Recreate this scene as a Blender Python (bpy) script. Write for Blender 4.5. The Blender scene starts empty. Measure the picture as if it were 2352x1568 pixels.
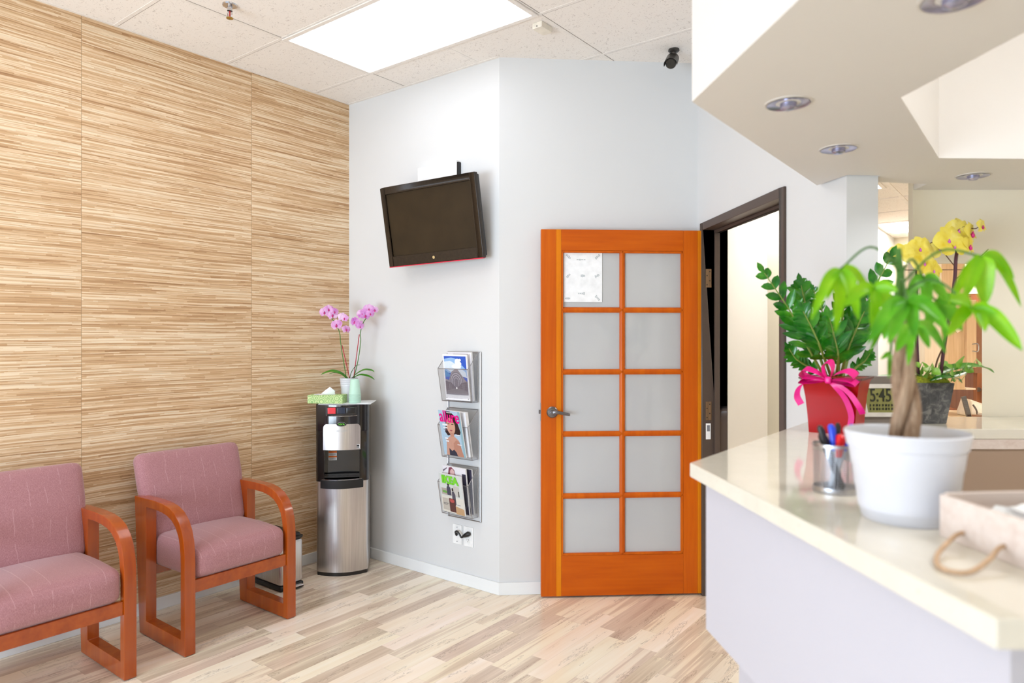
import bpy, bmesh, math, random
from mathutils import Vector, Matrix, Euler
random.seed(7)
PI=math.pi; R=math.radians
WD,PV,TE,VE,BE,EXPO=165,85,3.3,17.0,15.0,0.06
SC=bpy.context.scene; COL=SC.collection
TH=R(37.6); S_,C_=math.sin(TH),math.cos(TH)
HC=1.457; FPX=1590.0
def W(l,d,z=0.0): return Vector((l*C_-d*S_, l*S_+d*C_, z))   # metres right of / ahead of the standing point -> room axes

# ------------------------------------------------------------------ materials
def lin(c): c/=255.0; return c/12.92 if c<=0.04045 else ((c+0.055)/1.055)**2.4
def rgb(r,g,b): return (lin(r),lin(g),lin(b),1.0)
class NT:
    def __init__(s,name):
        s.m=bpy.data.materials.new(name); s.m.use_nodes=True; s.t=s.m.node_tree; s.n=s.t.nodes; s.l=s.t.links
        s.b=s.n['Principled BSDF']; s.out=s.n['Material Output']
    def node(s,ty,**kw):
        n=s.n.new(ty)
        for k,v in kw.items(): setattr(n,k,v)
        return n
    def link(s,a,b): s.l.new(a,b)
    def obj(s): return s.node('ShaderNodeTexCoord').outputs['Object']
    def map(s,src,scale=(1,1,1),loc=(0,0,0),rot=(0,0,0)):
        m=s.node('ShaderNodeMapping'); m.inputs['Scale'].default_value=scale; m.inputs['Location'].default_value=loc; m.inputs['Rotation'].default_value=rot
        s.link(src,m.inputs['Vector']); return m.outputs[0]
    def noise(s,vec,scale,detail=3,rough=.5,dist=0):
        n=s.node('ShaderNodeTexNoise'); n.inputs['Scale'].default_value=scale; n.inputs['Detail'].default_value=detail
        n.inputs['Roughness'].default_value=rough; n.inputs['Distortion'].default_value=dist
        if vec is not None: s.link(vec,n.inputs['Vector'])
        return n.outputs['Fac']
    def ramp(s,fac,stops,interp='LINEAR'):
        r=s.node('ShaderNodeValToRGB'); r.color_ramp.interpolation=interp; e=r.color_ramp.elements
        while len(e)<len(stops): e.new(0.5)
        for i,(p,c) in enumerate(stops): e[i].position=p; e[i].color=c
        s.link(fac,r.inputs[0]); return r.outputs[0]
    def mix(s,fac,a,b,mode='MIX'):
        m=s.node('ShaderNodeMix',data_type='RGBA',blend_type=mode)
        for sock,v in ((m.inputs[0],fac),(m.inputs[6],a),(m.inputs[7],b)):
            if isinstance(v,(int,float)): sock.default_value=v
            elif isinstance(v,tuple): sock.default_value=v
            else: s.link(v,sock)
        return m.outputs[2]
    def math(s,op,a,b=None,c=None):
        m=s.node('ShaderNodeMath',operation=op)
        for i,v in enumerate((a,b,c)):
            if v is None: continue
            if isinstance(v,(int,float)): m.inputs[i].default_value=v
            else: s.link(v,m.inputs[i])
        return m.outputs[0]
    def sep(s,v): n=s.node('ShaderNodeSeparateXYZ'); s.link(v,n.inputs[0]); return n.outputs
    def comb(s,x,y,z):
        n=s.node('ShaderNodeCombineXYZ')
        for i,v in enumerate((x,y,z)):
            if isinstance(v,(int,float)): n.inputs[i].default_value=v
            else: s.link(v,n.inputs[i])
        return n.outputs[0]
    def wn(s,v): n=s.node('ShaderNodeTexWhiteNoise',noise_dimensions='3D'); s.link(v,n.inputs['Vector']); return n.outputs
    def base(s,c,rough=.5,metal=0,spec=.5,coat=0,coatr=.1):
        i=s.b.inputs
        if isinstance(c,tuple): i['Base Color'].default_value=c
        else: s.link(c,i['Base Color'])
        if isinstance(rough,(int,float)): i['Roughness'].default_value=rough
        else: s.link(rough,i['Roughness'])
        i['Metallic'].default_value=metal; i['Specular IOR Level'].default_value=spec
        i['Coat Weight'].default_value=coat; i['Coat Roughness'].default_value=coatr
    def bump(s,h,strength=.2,dist=.002):
        b=s.node('ShaderNodeBump'); b.inputs['Strength'].default_value=strength; b.inputs['Distance'].default_value=dist
        s.link(h,b.inputs['Height']); s.link(b.outputs[0],s.b.inputs['Normal'])
M={}
def mat(name,c,rough=.5,metal=0,spec=.5,var=.06,vs=30,coat=0,bump=0,bs=200,bd=.001,trans=0,sss=0):
    """principled with a little procedural colour variation"""
    k=NT(name); f=k.noise(k.obj(),vs,3)
    lo=tuple(x*(1-var) for x in c[:3])+(1,); hi=tuple(min(1,x*(1+var)) for x in c[:3])+(1,)
    k.base(k.ramp(f,[(.3,lo),(.7,hi)]),rough,metal,spec,coat)
    if bump: k.bump(k.noise(k.obj(),bs,2),bump,bd)
    if trans: k.b.inputs['Transmission Weight'].default_value=trans
    M[name]=k.m; return k.m
def flat(name,r,g,b,**kw): return mat(name,rgb(r,g,b),**kw)

def mat_wallpaper():
    k=NT('bamboo_wallpaper'); o=k.obj(); x,y,z=k.sep(o)
    seam=k.math('FLOOR',k.math('DIVIDE',k.math('SUBTRACT',y,.486),.925))
    # hand-laid reeds wander a little in height
    wob=k.math('MULTIPLY',k.math('SUBTRACT',k.noise(k.comb(0,k.math('MULTIPLY',y,1.6),k.math('MULTIPLY',z,2.0)),1.0,2),.5),.016)
    zz=k.math('ADD',z,wob); zz=k.math('ADD',zz,k.math('MULTIPLY',seam,.317))
    def reeds(h,ln,off):
        row=k.math('FLOOR',k.math('DIVIDE',k.math('ADD',zz,off),h))
        sh=k.wn(k.comb(row,off,3.1))[0]
        col=k.math('FLOOR',k.math('DIVIDE',k.math('ADD',y,k.math('MULTIPLY',sh,ln*3)),ln))
        return k.wn(k.comb(row,col,seam))[0]
    a=reeds(.0046,.42,0.0); b=reeds(.0086,.60,.37); c=reeds(.0029,.22,.71)
    n=k.noise(k.comb(seam,k.math('MULTIPLY',y,2.2),k.math('MULTIPLY',zz,70)),1.0,4,.65)
    n2=k.noise(k.comb(seam,k.math('MULTIPLY',y,.8),k.math('MULTIPLY',zz,9)),1.0,2,.5)
    v=k.math('ADD',k.math('MULTIPLY',a,.22),.04); v=k.math('ADD',v,k.math('MULTIPLY',b,.15)); v=k.math('ADD',v,k.math('MULTIPLY',c,.17))
    v=k.math('ADD',v,k.math('MULTIPLY',n,.42)); v=k.math('ADD',v,k.math('MULTIPLY',n2,.26)); 
    col=k.ramp(v,[(.30,rgb(140,103,68)),(.44,rgb(176,135,96)),(.56,rgb(203,164,122)),(.66,rgb(220,186,146)),(.80,rgb(240,219,188))])
    # thin dark gaps between reeds
    g=k.math('FRACT',k.math('DIVIDE',zz,.0104)); gap=k.math('LESS_THAN',g,.13)
    gm=k.math('MULTIPLY',gap,k.math('GREATER_THAN',k.wn(k.comb(k.math('FLOOR',k.math('DIVIDE',zz,.0104)),k.math('FLOOR',k.math('MULTIPLY',y,2.6)),seam))[0],.45))
    col=k.mix(k.math('MULTIPLY',gm,.32),col,rgb(104,70,38))
    sf=k.math('FRACT',k.math('DIVIDE',k.math('SUBTRACT',y,.486),.925))
    sm=k.math('LESS_THAN',k.math('MINIMUM',sf,k.math('SUBTRACT',1.0,sf)),.0018)
    col=k.mix(k.math('MULTIPLY',sm,.5),col,rgb(140,110,75))
    k.base(col,.6,0,.3); k.bump(v,.35,.003); M['wallpaper']=k.m
def mat_floor():
    k=NT('vinyl_plank'); o=k.obj(); x,y,z=k.sep(o)
    w=.089; row=k.math('FLOOR',k.math('DIVIDE',x,w)); fx=k.math('FRACT',k.math('DIVIDE',x,w))
    r1=k.wn(k.comb(row,4.2,0))[0]
    ly=k.math('DIVIDE',k.math('ADD',y,k.math('MULTIPLY',r1,3.7)),.62); col=k.math('FLOOR',ly); fy=k.math('FRACT',ly)
    cell=k.wn(k.comb(row,col,1.0)); cv=cell[0]; cc=cell[1]
    # graining inside each strip, its own offset
    sx=k.math('ADD',k.math('MULTIPLY',x,20),k.math('MULTIPLY',cv,37)); sy=k.math('ADD',k.math('MULTIPLY',y,1.25),k.math('MULTIPLY',cv,91))
    band=k.noise(k.comb(sx,sy,cv),1.0,2,.45,.6)
    fine=k.noise(k.comb(k.math('MULTIPLY',sx,5),k.math('MULTIPLY',sy,2.2),cv),1.0,4,.6)
    v=k.math('ADD',k.math('MULTIPLY',cv,.36),k.math('MULTIPLY',band,.62)); v=k.math('ADD',v,k.math('SUBTRACT',k.math('MULTIPLY',fine,.32),.06))
    c=k.ramp(v,[(.28,rgb(198,174,154)),(.44,rgb(217,196,174)),(.52,rgb(226,206,184)),(.57,rgb(243,228,204)),(.72,rgb(247,235,214)),(.9,rgb(251,243,228))])
    # pinkish / greyish tint by strip
    tint=k.mix(.5,(1,1,1,1),cc,'MIX'); c=k.mix(.10,c,tint,'MULTIPLY')
    # spalting: small broken dark lines
    sp=k.noise(k.comb(k.math('MULTIPLY',sx,3.2),k.math('MULTIPLY',sy,5.5),cv),1.0,5,.75,1.2)
    spm=k.math('MULTIPLY',k.math('LESS_THAN',k.math('ABSOLUTE',k.math('SUBTRACT',sp,.5)),.012),k.math('GREATER_THAN',k.noise(k.comb(sx,k.math('MULTIPLY',sy,2.5),9.0),1.0,2),.57))
    c=k.mix(k.math('MULTIPLY',spm,.7),c,rgb(112,92,78))
    ex=k.math('LESS_THAN',k.math('MINIMUM',fx,k.math('SUBTRACT',1.0,fx)),.008); ey=k.math('LESS_THAN',fy,.003)
    e=k.math('MAXIMUM',ex,ey); c=k.mix(k.math('MULTIPLY',e,.25),c,rgb(150,125,105))
    k.base(c,.27,0,.5); k.b.inputs['Roughness'].default_value=.20
    k.bump(fine,.05,.001); M['floor']=k.m
def mat_ceiling():
    k=NT('ceiling_tile'); o=k.obj()
    n=k.noise(k.map(o,(1,1,1)),55,4,.65,1.5); m=k.math('GREATER_THAN',n,.62)
    n2=k.noise(k.map(o,(1,1,1),(3,5,1)),140,2,.5); m2=k.math('GREATER_THAN',n2,.68)
    mm=k.math('MAXIMUM',m,m2)
    c=k.mix(k.math('MULTIPLY',mm,.5),rgb(248,242,235),rgb(178,166,156)); k.base(c,.9,0,.2)
    k.bump(k.math('SUBTRACT',1.0,mm),.4,.002); M['tile']=k.m
def mat_paint(name,r,g,b,rough=.55,bump=.12):
    k=NT(name); o=k.obj(); n=k.noise(o,6,2)
    c=rgb(r,g,b); k.base(k.mix(n,tuple(x*.985 for x in c[:3])+(1,),c),rough,0,.35)
    k.bump(k.noise(o,150,3,.6),bump,.0015); M[name]=k.m
def mat_wood(name,dark,mid,light,axis=2,scale=9,rough=.25,coat=.6,stripe=None):
    k=NT(name); o=k.obj(); sc=[scale*3,scale*3,scale*3]; sc[axis]=scale*.22
    n=k.noise(k.map(o,tuple(sc)),1.0,4,.6,.2); f=k.noise(k.map(o,tuple(x*4 for x in sc)),1.0,3,.5)
    v=k.math('ADD',k.math('MULTIPLY',n,.75),k.math('MULTIPLY',f,.25))
    k.base(k.ramp(v,[(.3,dark),(.5,mid),(.72,light)]),rough,0,.5 if coat>.1 else .25,coat,.12); k.bump(v,.04,.001); M[name]=k.m
def mat_fabric():
    k=NT('mauve_fabric'); o=k.obj(); x,y,z=k.sep(o)
    n=k.noise(o,700,2,.6); n2=k.noise(k.map(o,(420,420,150)),1.0,2,.6)
    v=k.math('ADD',k.math('MULTIPLY',n,.5),k.math('MULTIPLY',n2,.5))
    c=k.ramp(v,[(.30,rgb(146,97,102)),(.5,rgb(172,121,125)),(.70,rgb(196,150,150))])
    # faint drawn pin lines at irregular spacing running up and over
    wy=k.math('ADD',y,k.math('MULTIPLY',k.noise(k.comb(0,k.math('MULTIPLY',y,3),k.math('MULTIPLY',z,6)),1.0,2),.05))
    q=k.math('DIVIDE',wy,.066); fr=k.math('FRACT',q); ln=k.math('LESS_THAN',k.math('ABSOLUTE',k.math('SUBTRACT',fr,.5)),.018)
    br=k.math('GREATER_THAN',k.noise(k.comb(k.math('FLOOR',q),k.math('MULTIPLY',z,7),2.0),1.0,2),.5)
    c=k.mix(k.math('MULTIPLY',k.math('MULTIPLY',ln,br),.38),c,rgb(214,176,176))
    k.base(c,.9,0,.25); k.b.inputs['Sheen Weight'].default_value=.35; k.b.inputs['Sheen Roughness'].default_value=.5
    k.bump(v,.25,.001); M['fabric']=k.m
def mat_quartz():
    k=NT('quartz_top'); o=k.obj(); n=k.noise(o,9,4,.7,1.0); s=k.noise(o,90,2,.6)
    c=k.ramp(n,[(.35,rgb(224,217,201)),(.55,rgb(227,220,204)),(.75,rgb(230,223,208))])
    c=k.mix(k.math('MULTIPLY',k.math('GREATER_THAN',s,.70),.25),c,rgb(188,176,160)); k.base(c,.07,0,.5); M['quartz']=k.m
def mat_brushed(name,r,g,b,rough=.28,axis=2):
    k=NT(name); o=k.obj(); sc=[300,300,300]; sc[axis]=4
    n=k.noise(k.map(o,tuple(sc)),1.0,2); k.base(k.ramp(n,[(.3,rgb(r-14,g-14,b-14)),(.7,rgb(r+10,g+10,b+10))]),rough,1.0,.5)
    k.bump(n,.05,.0004); M[name]=k.m
def mat_mesh(name,r,g,b,cov,cell):
    k=NT(name); o=k.obj(); k.base(rgb(r,g,b),.35,.85,.5)
    t=k.node('ShaderNodeBsdfTransparent'); mx=k.node('ShaderNodeMixShader')
    x,y,z=k.sep(o); hx=k.math('FRACT',k.math('DIVIDE',k.math('ADD',x,y),cell)); hz=k.math('FRACT',k.math('DIVIDE',z,cell))
    m=k.math('MAXIMUM',k.math('LESS_THAN',hx,cov),k.math('LESS_THAN',hz,cov))
    k.link(m,mx.inputs[0]); k.link(t.outputs[0],mx.inputs[1]); k.link(k.b.outputs[0],mx.inputs[2]); k.link(mx.outputs[0],k.out.inputs[0]); M[name]=k.m
def mat_glass():
    k=NT('door_glass'); t=k.node('ShaderNodeBsdfTransparent'); t.inputs[0].default_value=(1,1,1,1)
    d=k.node('ShaderNodeBsdfDiffuse'); n=k.noise(k.obj(),3,2); k.link(k.ramp(n,[(.3,rgb(236,237,238)),(.7,rgb(242,243,243))]),d.inputs[0])
    mm=k.node('ShaderNodeMixShader'); mm.inputs[0].default_value=.55; k.link(t.outputs[0],mm.inputs[1]); k.link(d.outputs[0],mm.inputs[2])
    g=k.node('ShaderNodeBsdfGlossy'); g.inputs['Roughness'].default_value=.01
    fr=k.node('ShaderNodeFresnel'); fr.inputs[0].default_value=1.5
    mx=k.node('ShaderNodeMixShader'); k.link(fr.outputs[0],mx.inputs[0]); k.link(mm.outputs[0],mx.inputs[1]); k.link(g.outputs[0],mx.inputs[2])
    k.link(mx.outputs[0],k.out.inputs[0]); M['glass']=k.m
def mat_emit(name,r,g,b,s):
    k=NT(name); k.base(rgb(r,g,b),.5); n=k.noise(k.obj(),2,1)
    k.link(k.ramp(n,[(.2,rgb(r-4,g-4,b-4)),(.8,rgb(r,g,b))]),k.b.inputs['Emission Color']); k.b.inputs['Emission Strength'].default_value=s; M[name]=k.m
def mat_leaf(name,a,b,c,rough=.35,sss=.0,tl=.25):
    k=NT(name); o=k.obj(); n=k.noise(o,14,3,.6); k.base(k.ramp(n,[(.3,a),(.5,b),(.72,c)]),rough,0,.5)
    if tl:
        t=k.node('ShaderNodeBsdfTranslucent'); k.link(k.ramp(n,[(.3,b),(.7,c)]),t.inputs[0]); mx=k.node('ShaderNodeMixShader'); mx.inputs[0].default_value=tl
        k.link(k.b.outputs[0],mx.inputs[1]); k.link(t.outputs[0],mx.inputs[2]); k.link(mx.outputs[0],k.out.inputs[0])
    M[name]=k.m
mat_wallpaper(); mat_floor(); mat_ceiling(); mat_fabric(); mat_quartz(); mat_glass()
mat_paint('wall_white',222,222,221); mat_paint('wall_cream',240,232,212); mat_paint('soffit_white',226,221,214,.6,.05)
mat_paint('base_white',240,241,240,.4,.02); mat_paint('counter_white',196,193,200,.5,.03); mat_paint('frame_brown',84,70,62,.4,.02)
mat_paint('taupe_panel',172,148,128,.6,.03)
mat_wood('chair_wood',rgb(148,58,2),rgb(165,70,3),rgb(180,82,6),2,4,.22,.55)
mat_wood('chair_wood_h',rgb(148,58,2),rgb(165,70,3),rgb(180,82,6),0,4,.22,.55)
mat_wood('door_wood_v',rgb(188,80,0),rgb(201,91,0),rgb(213,104,2),2,5,.4,.08)
mat_wood('door_wood_h',rgb(184,76,0),rgb(199,89,0),rgb(210,100,2),0,5,.4,.08)
mat_wood('door_wood_light',rgb(212,114,0),rgb(222,126,2),rgb(230,138,6),2,5,.4,.08)
mat_wood('maple',rgb(206,166,120),rgb(220,182,138),rgb(232,198,156),2,6,.4,.2)
mat_wood('maple_light',rgb(232,208,176),rgb(240,218,188),rgb(246,228,202),2,6,.4,.2)
mat_wood('walnut_door',rgb(110,62,34),rgb(134,78,44),rgb(152,94,58),2,6,.4,.2)
mat_wood('crate_wood',rgb(210,190,178),rgb(222,206,195),rgb(230,217,208),0,10,.6,0)
mat_wood('trunk_bark',rgb(112,84,64),rgb(150,122,98),rgb(190,164,138),2,30,.8,0)
mat_brushed('steel',196,190,186,.22,2); mat_brushed('chrome',206,206,210,.12,0); mat_brushed('nickel',128,126,128,.3,0); mat_brushed('rack_wire',186,186,190,.35,0); mat_brushed('bronze_hinge',140,118,98,.4,2)
mat_mesh('mesh_rack',196,198,202,.13,.0032); mat_mesh('mesh_cup',170,172,178,.24,.0036)
mat_emit('diffuser',246,248,255,TE); mat_emit('diffuser_soft',246,248,255,2.5); mat_emit('diffuser_void',248,250,255,VE); mat_emit('diffuser_warm',255,252,246,BE)
flat('black_gloss',22,20,22,rough=.08,spec=.6,coat=.5); flat('black_matte',26,25,26,rough=.45); flat('black_plastic',34,30,28,rough=.3)
flat('tv_bezel',50,40,30,rough=.3,spec=.3,vs=60,var=.25,bump=.2,bs=40); flat('tv_screen',56,44,28,rough=.5,vs=9,var=.12,spec=.15)
flat('red_line',214,40,70,rough=.3); flat('gold_badge',220,200,150,rough=.3,metal=.6)
flat('white_plastic',244,244,242,rough=.35); flat('paper_white',246,247,248,rough=.7); flat('paper_grey',190,196,198,rough=.7)
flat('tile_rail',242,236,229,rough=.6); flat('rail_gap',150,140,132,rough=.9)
flat('ceramic_white',220,220,226,rough=.3,var=.01); flat('cup_green',196,232,212,rough=.5,var=.02); flat('soil',70,50,36,rough=.95,var=.4,vs=120,bump=.6,bs=150,bd=.004)
flat('moss',142,150,30,rough=.9,var=.5,vs=90,bump=.8,bs=160,bd=.006)
flat('pot_red',180,6,10,rough=.3,spec=.3,var=.08,vs=8); flat('pot_red_rim',92,28,22,rough=.3)
flat('ribbon_pink',240,24,140,rough=.35,var=.12,vs=20); flat('slate',84,84,84,rough=.6)
k=NT('slate_mottled'); n=k.noise(k.obj(),34,4,.65,1.0); k.base(k.ramp(n,[(.35,rgb(62,62,64)),(.5,rgb(84,84,84)),(.66,rgb(128,126,122))]),.6); M['slate']=k.m
flat('clock_body',128,118,110,rough=.4); flat('clock_bezel',236,232,224,rough=.35); flat('lcd',142,142,76,rough=.25,vs=60,var=.08); flat('lcd_ink',38,42,22,rough=.5)
flat('stem_green',70,120,40,rough=.5); flat('stem_dark',78,36,48,rough=.5); flat('stem_red',176,24,48,rough=.5); flat('stem_zz',120,140,56,rough=.5); flat('twig',96,64,44,rough=.8)
mat_leaf('leaf_orchid',rgb(40,100,20),rgb(66,140,30),rgb(100,168,50),.3)
mat_leaf('leaf_zz',rgb(16,78,24),rgb(38,118,26),rgb(84,156,36),.18,tl=.15)
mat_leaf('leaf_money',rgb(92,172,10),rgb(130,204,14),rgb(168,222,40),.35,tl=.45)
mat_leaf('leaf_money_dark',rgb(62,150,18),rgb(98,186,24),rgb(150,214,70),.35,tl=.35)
mat_leaf('leaf_pothos',rgb(80,150,24),rgb(140,196,60),rgb(246,250,214),.4)
mat_leaf('petal_pink',rgb(200,90,196),rgb(236,178,232),rgb(252,232,250),.5,tl=.3)
mat_leaf('petal_yellow',rgb(232,208,44),rgb(242,228,96),rgb(250,242,160),.5,tl=.35)
flat('lip_magenta',196,24,120,rough=.45,var=.2); flat('lip_violet',206,96,190,rough=.45,var=.2); flat('lip_orange',220,120,40,rough=.5)
flat('rope',206,172,138,rough=.85,bump=.8,bs=500,bd=.002,var=.15,vs=200)
flat('pen_black',30,28,30,rough=.3); flat('pen_blue',40,72,214,rough=.3); flat('pen_red',226,30,32,rough=.3); flat('pen_clear',188,196,206,rough=.15)
flat('sticker_orange',244,120,20,rough=.5); flat('sticker_white',240,240,240,rough=.5); flat('sticker_grey',120,122,130,rough=.5)
flat('badge_green',30,110,50,rough=.3); flat('badge_lime',120,230,60,rough=.4); flat('button_red',232,60,70,rough=.3); flat('button_dark',40,48,66,rough=.2)
flat('tissue_box_green',176,206,136,rough=.55)
k=NT('tissue_pattern'); v=k.node('ShaderNodeTexVoronoi'); v.inputs['Scale'].default_value=26; k.link(k.obj(),v.inputs['Vector'])
sw=k.math('FRACT',k.math('MULTIPLY',v.outputs['Distance'],4.5)); k.base(k.ramp(sw,[(.2,rgb(138,184,104)),(.55,rgb(190,214,146)),(.85,rgb(214,228,160))]),.55); M['tissue_box_green']=k.m
flat('brass',176,150,80,rough=.3,metal=.9); flat('glass_red',176,30,30,rough=.1); flat('camera_grey',60,56,52,rough=.35); flat('lens_dark',28,30,30,rough=.1)
flat('alarm_cream',238,230,214,rough=.5); flat('downlight_cone',176,176,200,rough=.25,metal=.8,var=.25,vs=40); flat('downlight_rim',214,206,196,rough=.4)
flat('scanner_cream',240,222,196,rough=.4); flat('scanner_blue',70,110,190,rough=.4); flat('desk_top',226,200,160,rough=.4); flat('brown_box',150,106,78,rough=.6)
k=NT('steel_panel'); x,y,z=k.sep(k.obj()); n=k.noise(k.comb(k.math('MULTIPLY',x,300),k.math('MULTIPLY',y,300),k.math('MULTIPLY',z,4)),1.0,2)
k.base(k.ramp(n,[(.3,rgb(196,192,190)),(.7,rgb(216,212,210))]),.30,1.0); M['steel']=k.m
CANV={}
def cmat(r,g,b):
    key=(r//4*4,g//4*4,b//4*4)
    if key not in CANV: CANV[key]=flat('print_%02x%02x%02x'%key,*key,rough=.4,var=.03,vs=80)
    return CANV[key]

# ------------------------------------------------------------------ mesh builder
class MB:
    def __init__(s): s.v=[]; s.f=[]; s.mi=[]; s.ms=[]
    def slot(s,m):
        if isinstance(m,str): m=M[m]
        if m not in s.ms: s.ms.append(m)
        return s.ms.index(m)
    def add(s,vs,fs,m=None,mx=None):
        o=len(s.v); s.v+= [ (mx@Vector(p)) if mx is not None else Vector(p) for p in vs ]; i=s.slot(m) if m is not None else 0
        for f in fs: s.f.append([o+a for a in f]); s.mi.append(i)
        return s
    def box(s,x0,x1,y0,y1,z0,z1,m=None,mx=None):
        v=[(x0,y0,z0),(x1,y0,z0),(x1,y1,z0),(x0,y1,z0),(x0,y0,z1),(x1,y0,z1),(x1,y1,z1),(x0,y1,z1)]
        return s.add(v,[(0,3,2,1),(4,5,6,7),(0,1,5,4),(1,2,6,5),(2,3,7,6),(3,0,4,7)],m,mx)
    def prism(s,pts,z0,z1,m=None,mx=None):
        a=sum(pts[i][0]*pts[(i+1)%len(pts)][1]-pts[(i+1)%len(pts)][0]*pts[i][1] for i in range(len(pts)))
        if a<0: pts=pts[::-1]
        n=len(pts); v=[(p[0],p[1],z0) for p in pts]+[(p[0],p[1],z1) for p in pts]
        return s.add(v,[tuple(range(n))[::-1],tuple(range(n,2*n))]+[(i,(i+1)%n,n+(i+1)%n,n+i) for i in range(n)],m,mx)
    def loft(s,rings,m=None,mx=None,cap=True,closed=True):
        n=len(rings[0]); v=[p for r in rings for p in r]; f=[]
        for k in range(len(rings)-1):
            for i in range(n if closed else n-1):
                j=(i+1)%n; f.append((k*n+i,k*n+j,(k+1)*n+j,(k+1)*n+i))
        if cap: f.append(tuple(range(n))[::-1]); f.append(tuple(range((len(rings)-1)*n,len(rings)*n)))
        return s.add(v,f,m,mx)
    def lathe(s,prof,m=None,mx=None,n=32,cap=False):
        rings=[[(r*math.cos(2*PI*i/n),r*math.sin(2*PI*i/n),z) for i in range(n)] for r,z in prof]
        return s.loft(rings,m,mx,cap)
    def tube(s,pts,rad,m=None,mx=None,n=8,cap=True):
        pts=[Vector(p) for p in pts]; k=len(pts)
        if isinstance(rad,(int,float)): rad=[rad]*k
        rings=[]; t0=(pts[1]-pts[0]).normalized(); u=t0.orthogonal().normalized()
        for i in range(k):
            t=(pts[min(i+1,k-1)]-pts[max(i-1,0)]).normalized(); u=(u-t*u.dot(t))
            u=u.normalized() if u.length>1e-6 else t.orthogonal().normalized(); w=t.cross(u)
            rings.append([pts[i]+(u*math.cos(2*PI*j/n)+w*math.sin(2*PI*j/n))*rad[i] for j in range(n)])
        return s.loft(rings,m,mx,cap)
    def cyl(s,p0,p1,r,m=None,mx=None,n=20,r1=None): return s.tube([p0,p1],[r,r if r1 is None else r1],m,mx,n)
    def rbox(s,c,size,r,m=None,mx=None,n=6,fn=None):
        """rounded box"""
        hx,hy,hz=[q/2 for q in size]; V={}; vs=[]; fs=[]
        def pt(p):
            key=(round(p[0],5),round(p[1],5),round(p[2],5))
            if key in V: return V[key]
            q=Vector((p[0]*hx,p[1]*hy,p[2]*hz)); i=Vector((max(-hx+r,min(hx-r,q.x)),max(-hy+r,min(hy-r,q.y)),max(-hz+r,min(hz-r,q.z))))
            d=q-i
            if d.length>1e-9: q=i+d.normalized()*r
            if fn: q=fn(q,p)
            V[key]=len(vs); vs.append(q+Vector(c)); return V[key]
        def g(h): # sample positions denser near the ends
            e=min(.98,r/h); a=[-1+e*(1-math.cos(PI/2*k/3)) for k in range(4)]
            mid=[-1+e+(2-2*e)*k/n for k in range(1,n)]; return a+mid+[-q for q in a[::-1]]
        gx,gy,gz=g(hx),g(hy),g(hz)
        for ax,(ga,gb) in enumerate(((gy,gz),(gx,gz),(gx,gy))):
            for sg in (-1,1):
                for i in range(len(ga)-1):
                    for j in range(len(gb)-1):
                        q=[]
                        for a,b in ((ga[i],gb[j]),(ga[i+1],gb[j]),(ga[i+1],gb[j+1]),(ga[i],gb[j+1])):
                            q.append(pt(((sg,a,b),(a,sg,b),(a,b,sg))[ax]))
                        if (sg<0)!=(ax==1): q=q[::-1]
                        if len(set(q))>2: fs.append(tuple(q))
        return s.add(vs,fs,m,mx)
    def blade(s,pts,wid,side,m=None,mx=None,fold=.25,th=0):
        """leaf or petal: centre line, half widths, side direction"""
        pts=[Vector(p) for p in pts]; side=Vector(side).normalized(); v=[]; f=[]
        for i,p in enumerate(pts):
            t=(pts[min(i+1,len(pts)-1)]-pts[max(i-1,0)]).normalized(); sd=(side-t*side.dot(t)).normalized(); up=t.cross(sd)
            w=wid[i]; v+= [p-sd*w+up*w*fold, p-sd*w*.5+up*w*fold*.3, p, p+sd*w*.5+up*w*fold*.3, p+sd*w+up*w*fold]
        for i in range(len(pts)-1):
            for j in range(4): a=i*5+j; f.append((a,a+1,a+6,a+5))
        return s.add(v,f,m,mx)
    def ribbon(s,pts,w,side,m=None,mx=None):
        pts=[Vector(p) for p in pts]; v=[]; sd=Vector(side).normalized()
        for i,p in enumerate(pts):
            ww=w[i] if isinstance(w,list) else w; v+=[p-sd*ww,p+sd*ww]
        return s.add(v,[(2*i,2*i+1,2*i+3,2*i+2) for i in range(len(pts)-1)],m,mx)
    def build(s,name,m=None,parent=None,bevel=0,segs=2,ang=35,smooth=True,loc=None,rotz=0,sub=0):
        me=bpy.data.meshes.new(name); bm=bmesh.new(); bv=[bm.verts.new(p) for p in s.v]
        for f,i in zip(s.f,s.mi):
            try: q=bm.faces.new([bv[a] for a in f]); q.material_index=i
            except ValueError: pass
        bmesh.ops.remove_doubles(bm,verts=bm.verts,dist=1e-6)
        bmesh.ops.recalc_face_normals(bm,faces=bm.faces)
        if bevel:
            es=[e for e in bm.edges if len(e.link_faces)==2 and e.calc_face_angle(0)>R(40)]
            bmesh.ops.bevel(bm,geom=es,offset=bevel,segments=segs,profile=.5,affect='EDGES',clamp_overlap=True)
        if smooth:
            for f in bm.faces: f.smooth=True
            for e in bm.edges:
                if len(e.link_faces)==2 and e.calc_face_angle(0)>R(ang): e.smooth=False
        bm.to_mesh(me); bm.free()
        if m is not None:
            me.materials.append(M[m] if isinstance(m,str) else m)
        else:
            for q in s.ms: me.materials.append(q)
        o=bpy.data.objects.new(name,me); COL.objects.link(o)
        if parent is not None: o.parent=parent
        if loc is not None: o.location=loc
        if rotz: o.rotation_euler=(0,0,rotz)
        if bevel and smooth:
            md=o.modifiers.new('wn','WEIGHTED_NORMAL'); md.keep_sharp=True; md.weight=100
        if sub:
            md=o.modifiers.new('sub','SUBSURF'); md.levels=sub; md.render_levels=sub
        return o
def tag(o,label=None,cat=None,group=None,kind=None):
    for k_,v in (('label',label),('category',cat),('group',group),('kind',kind)):
        if v: o[k_]=v
    return o
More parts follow.
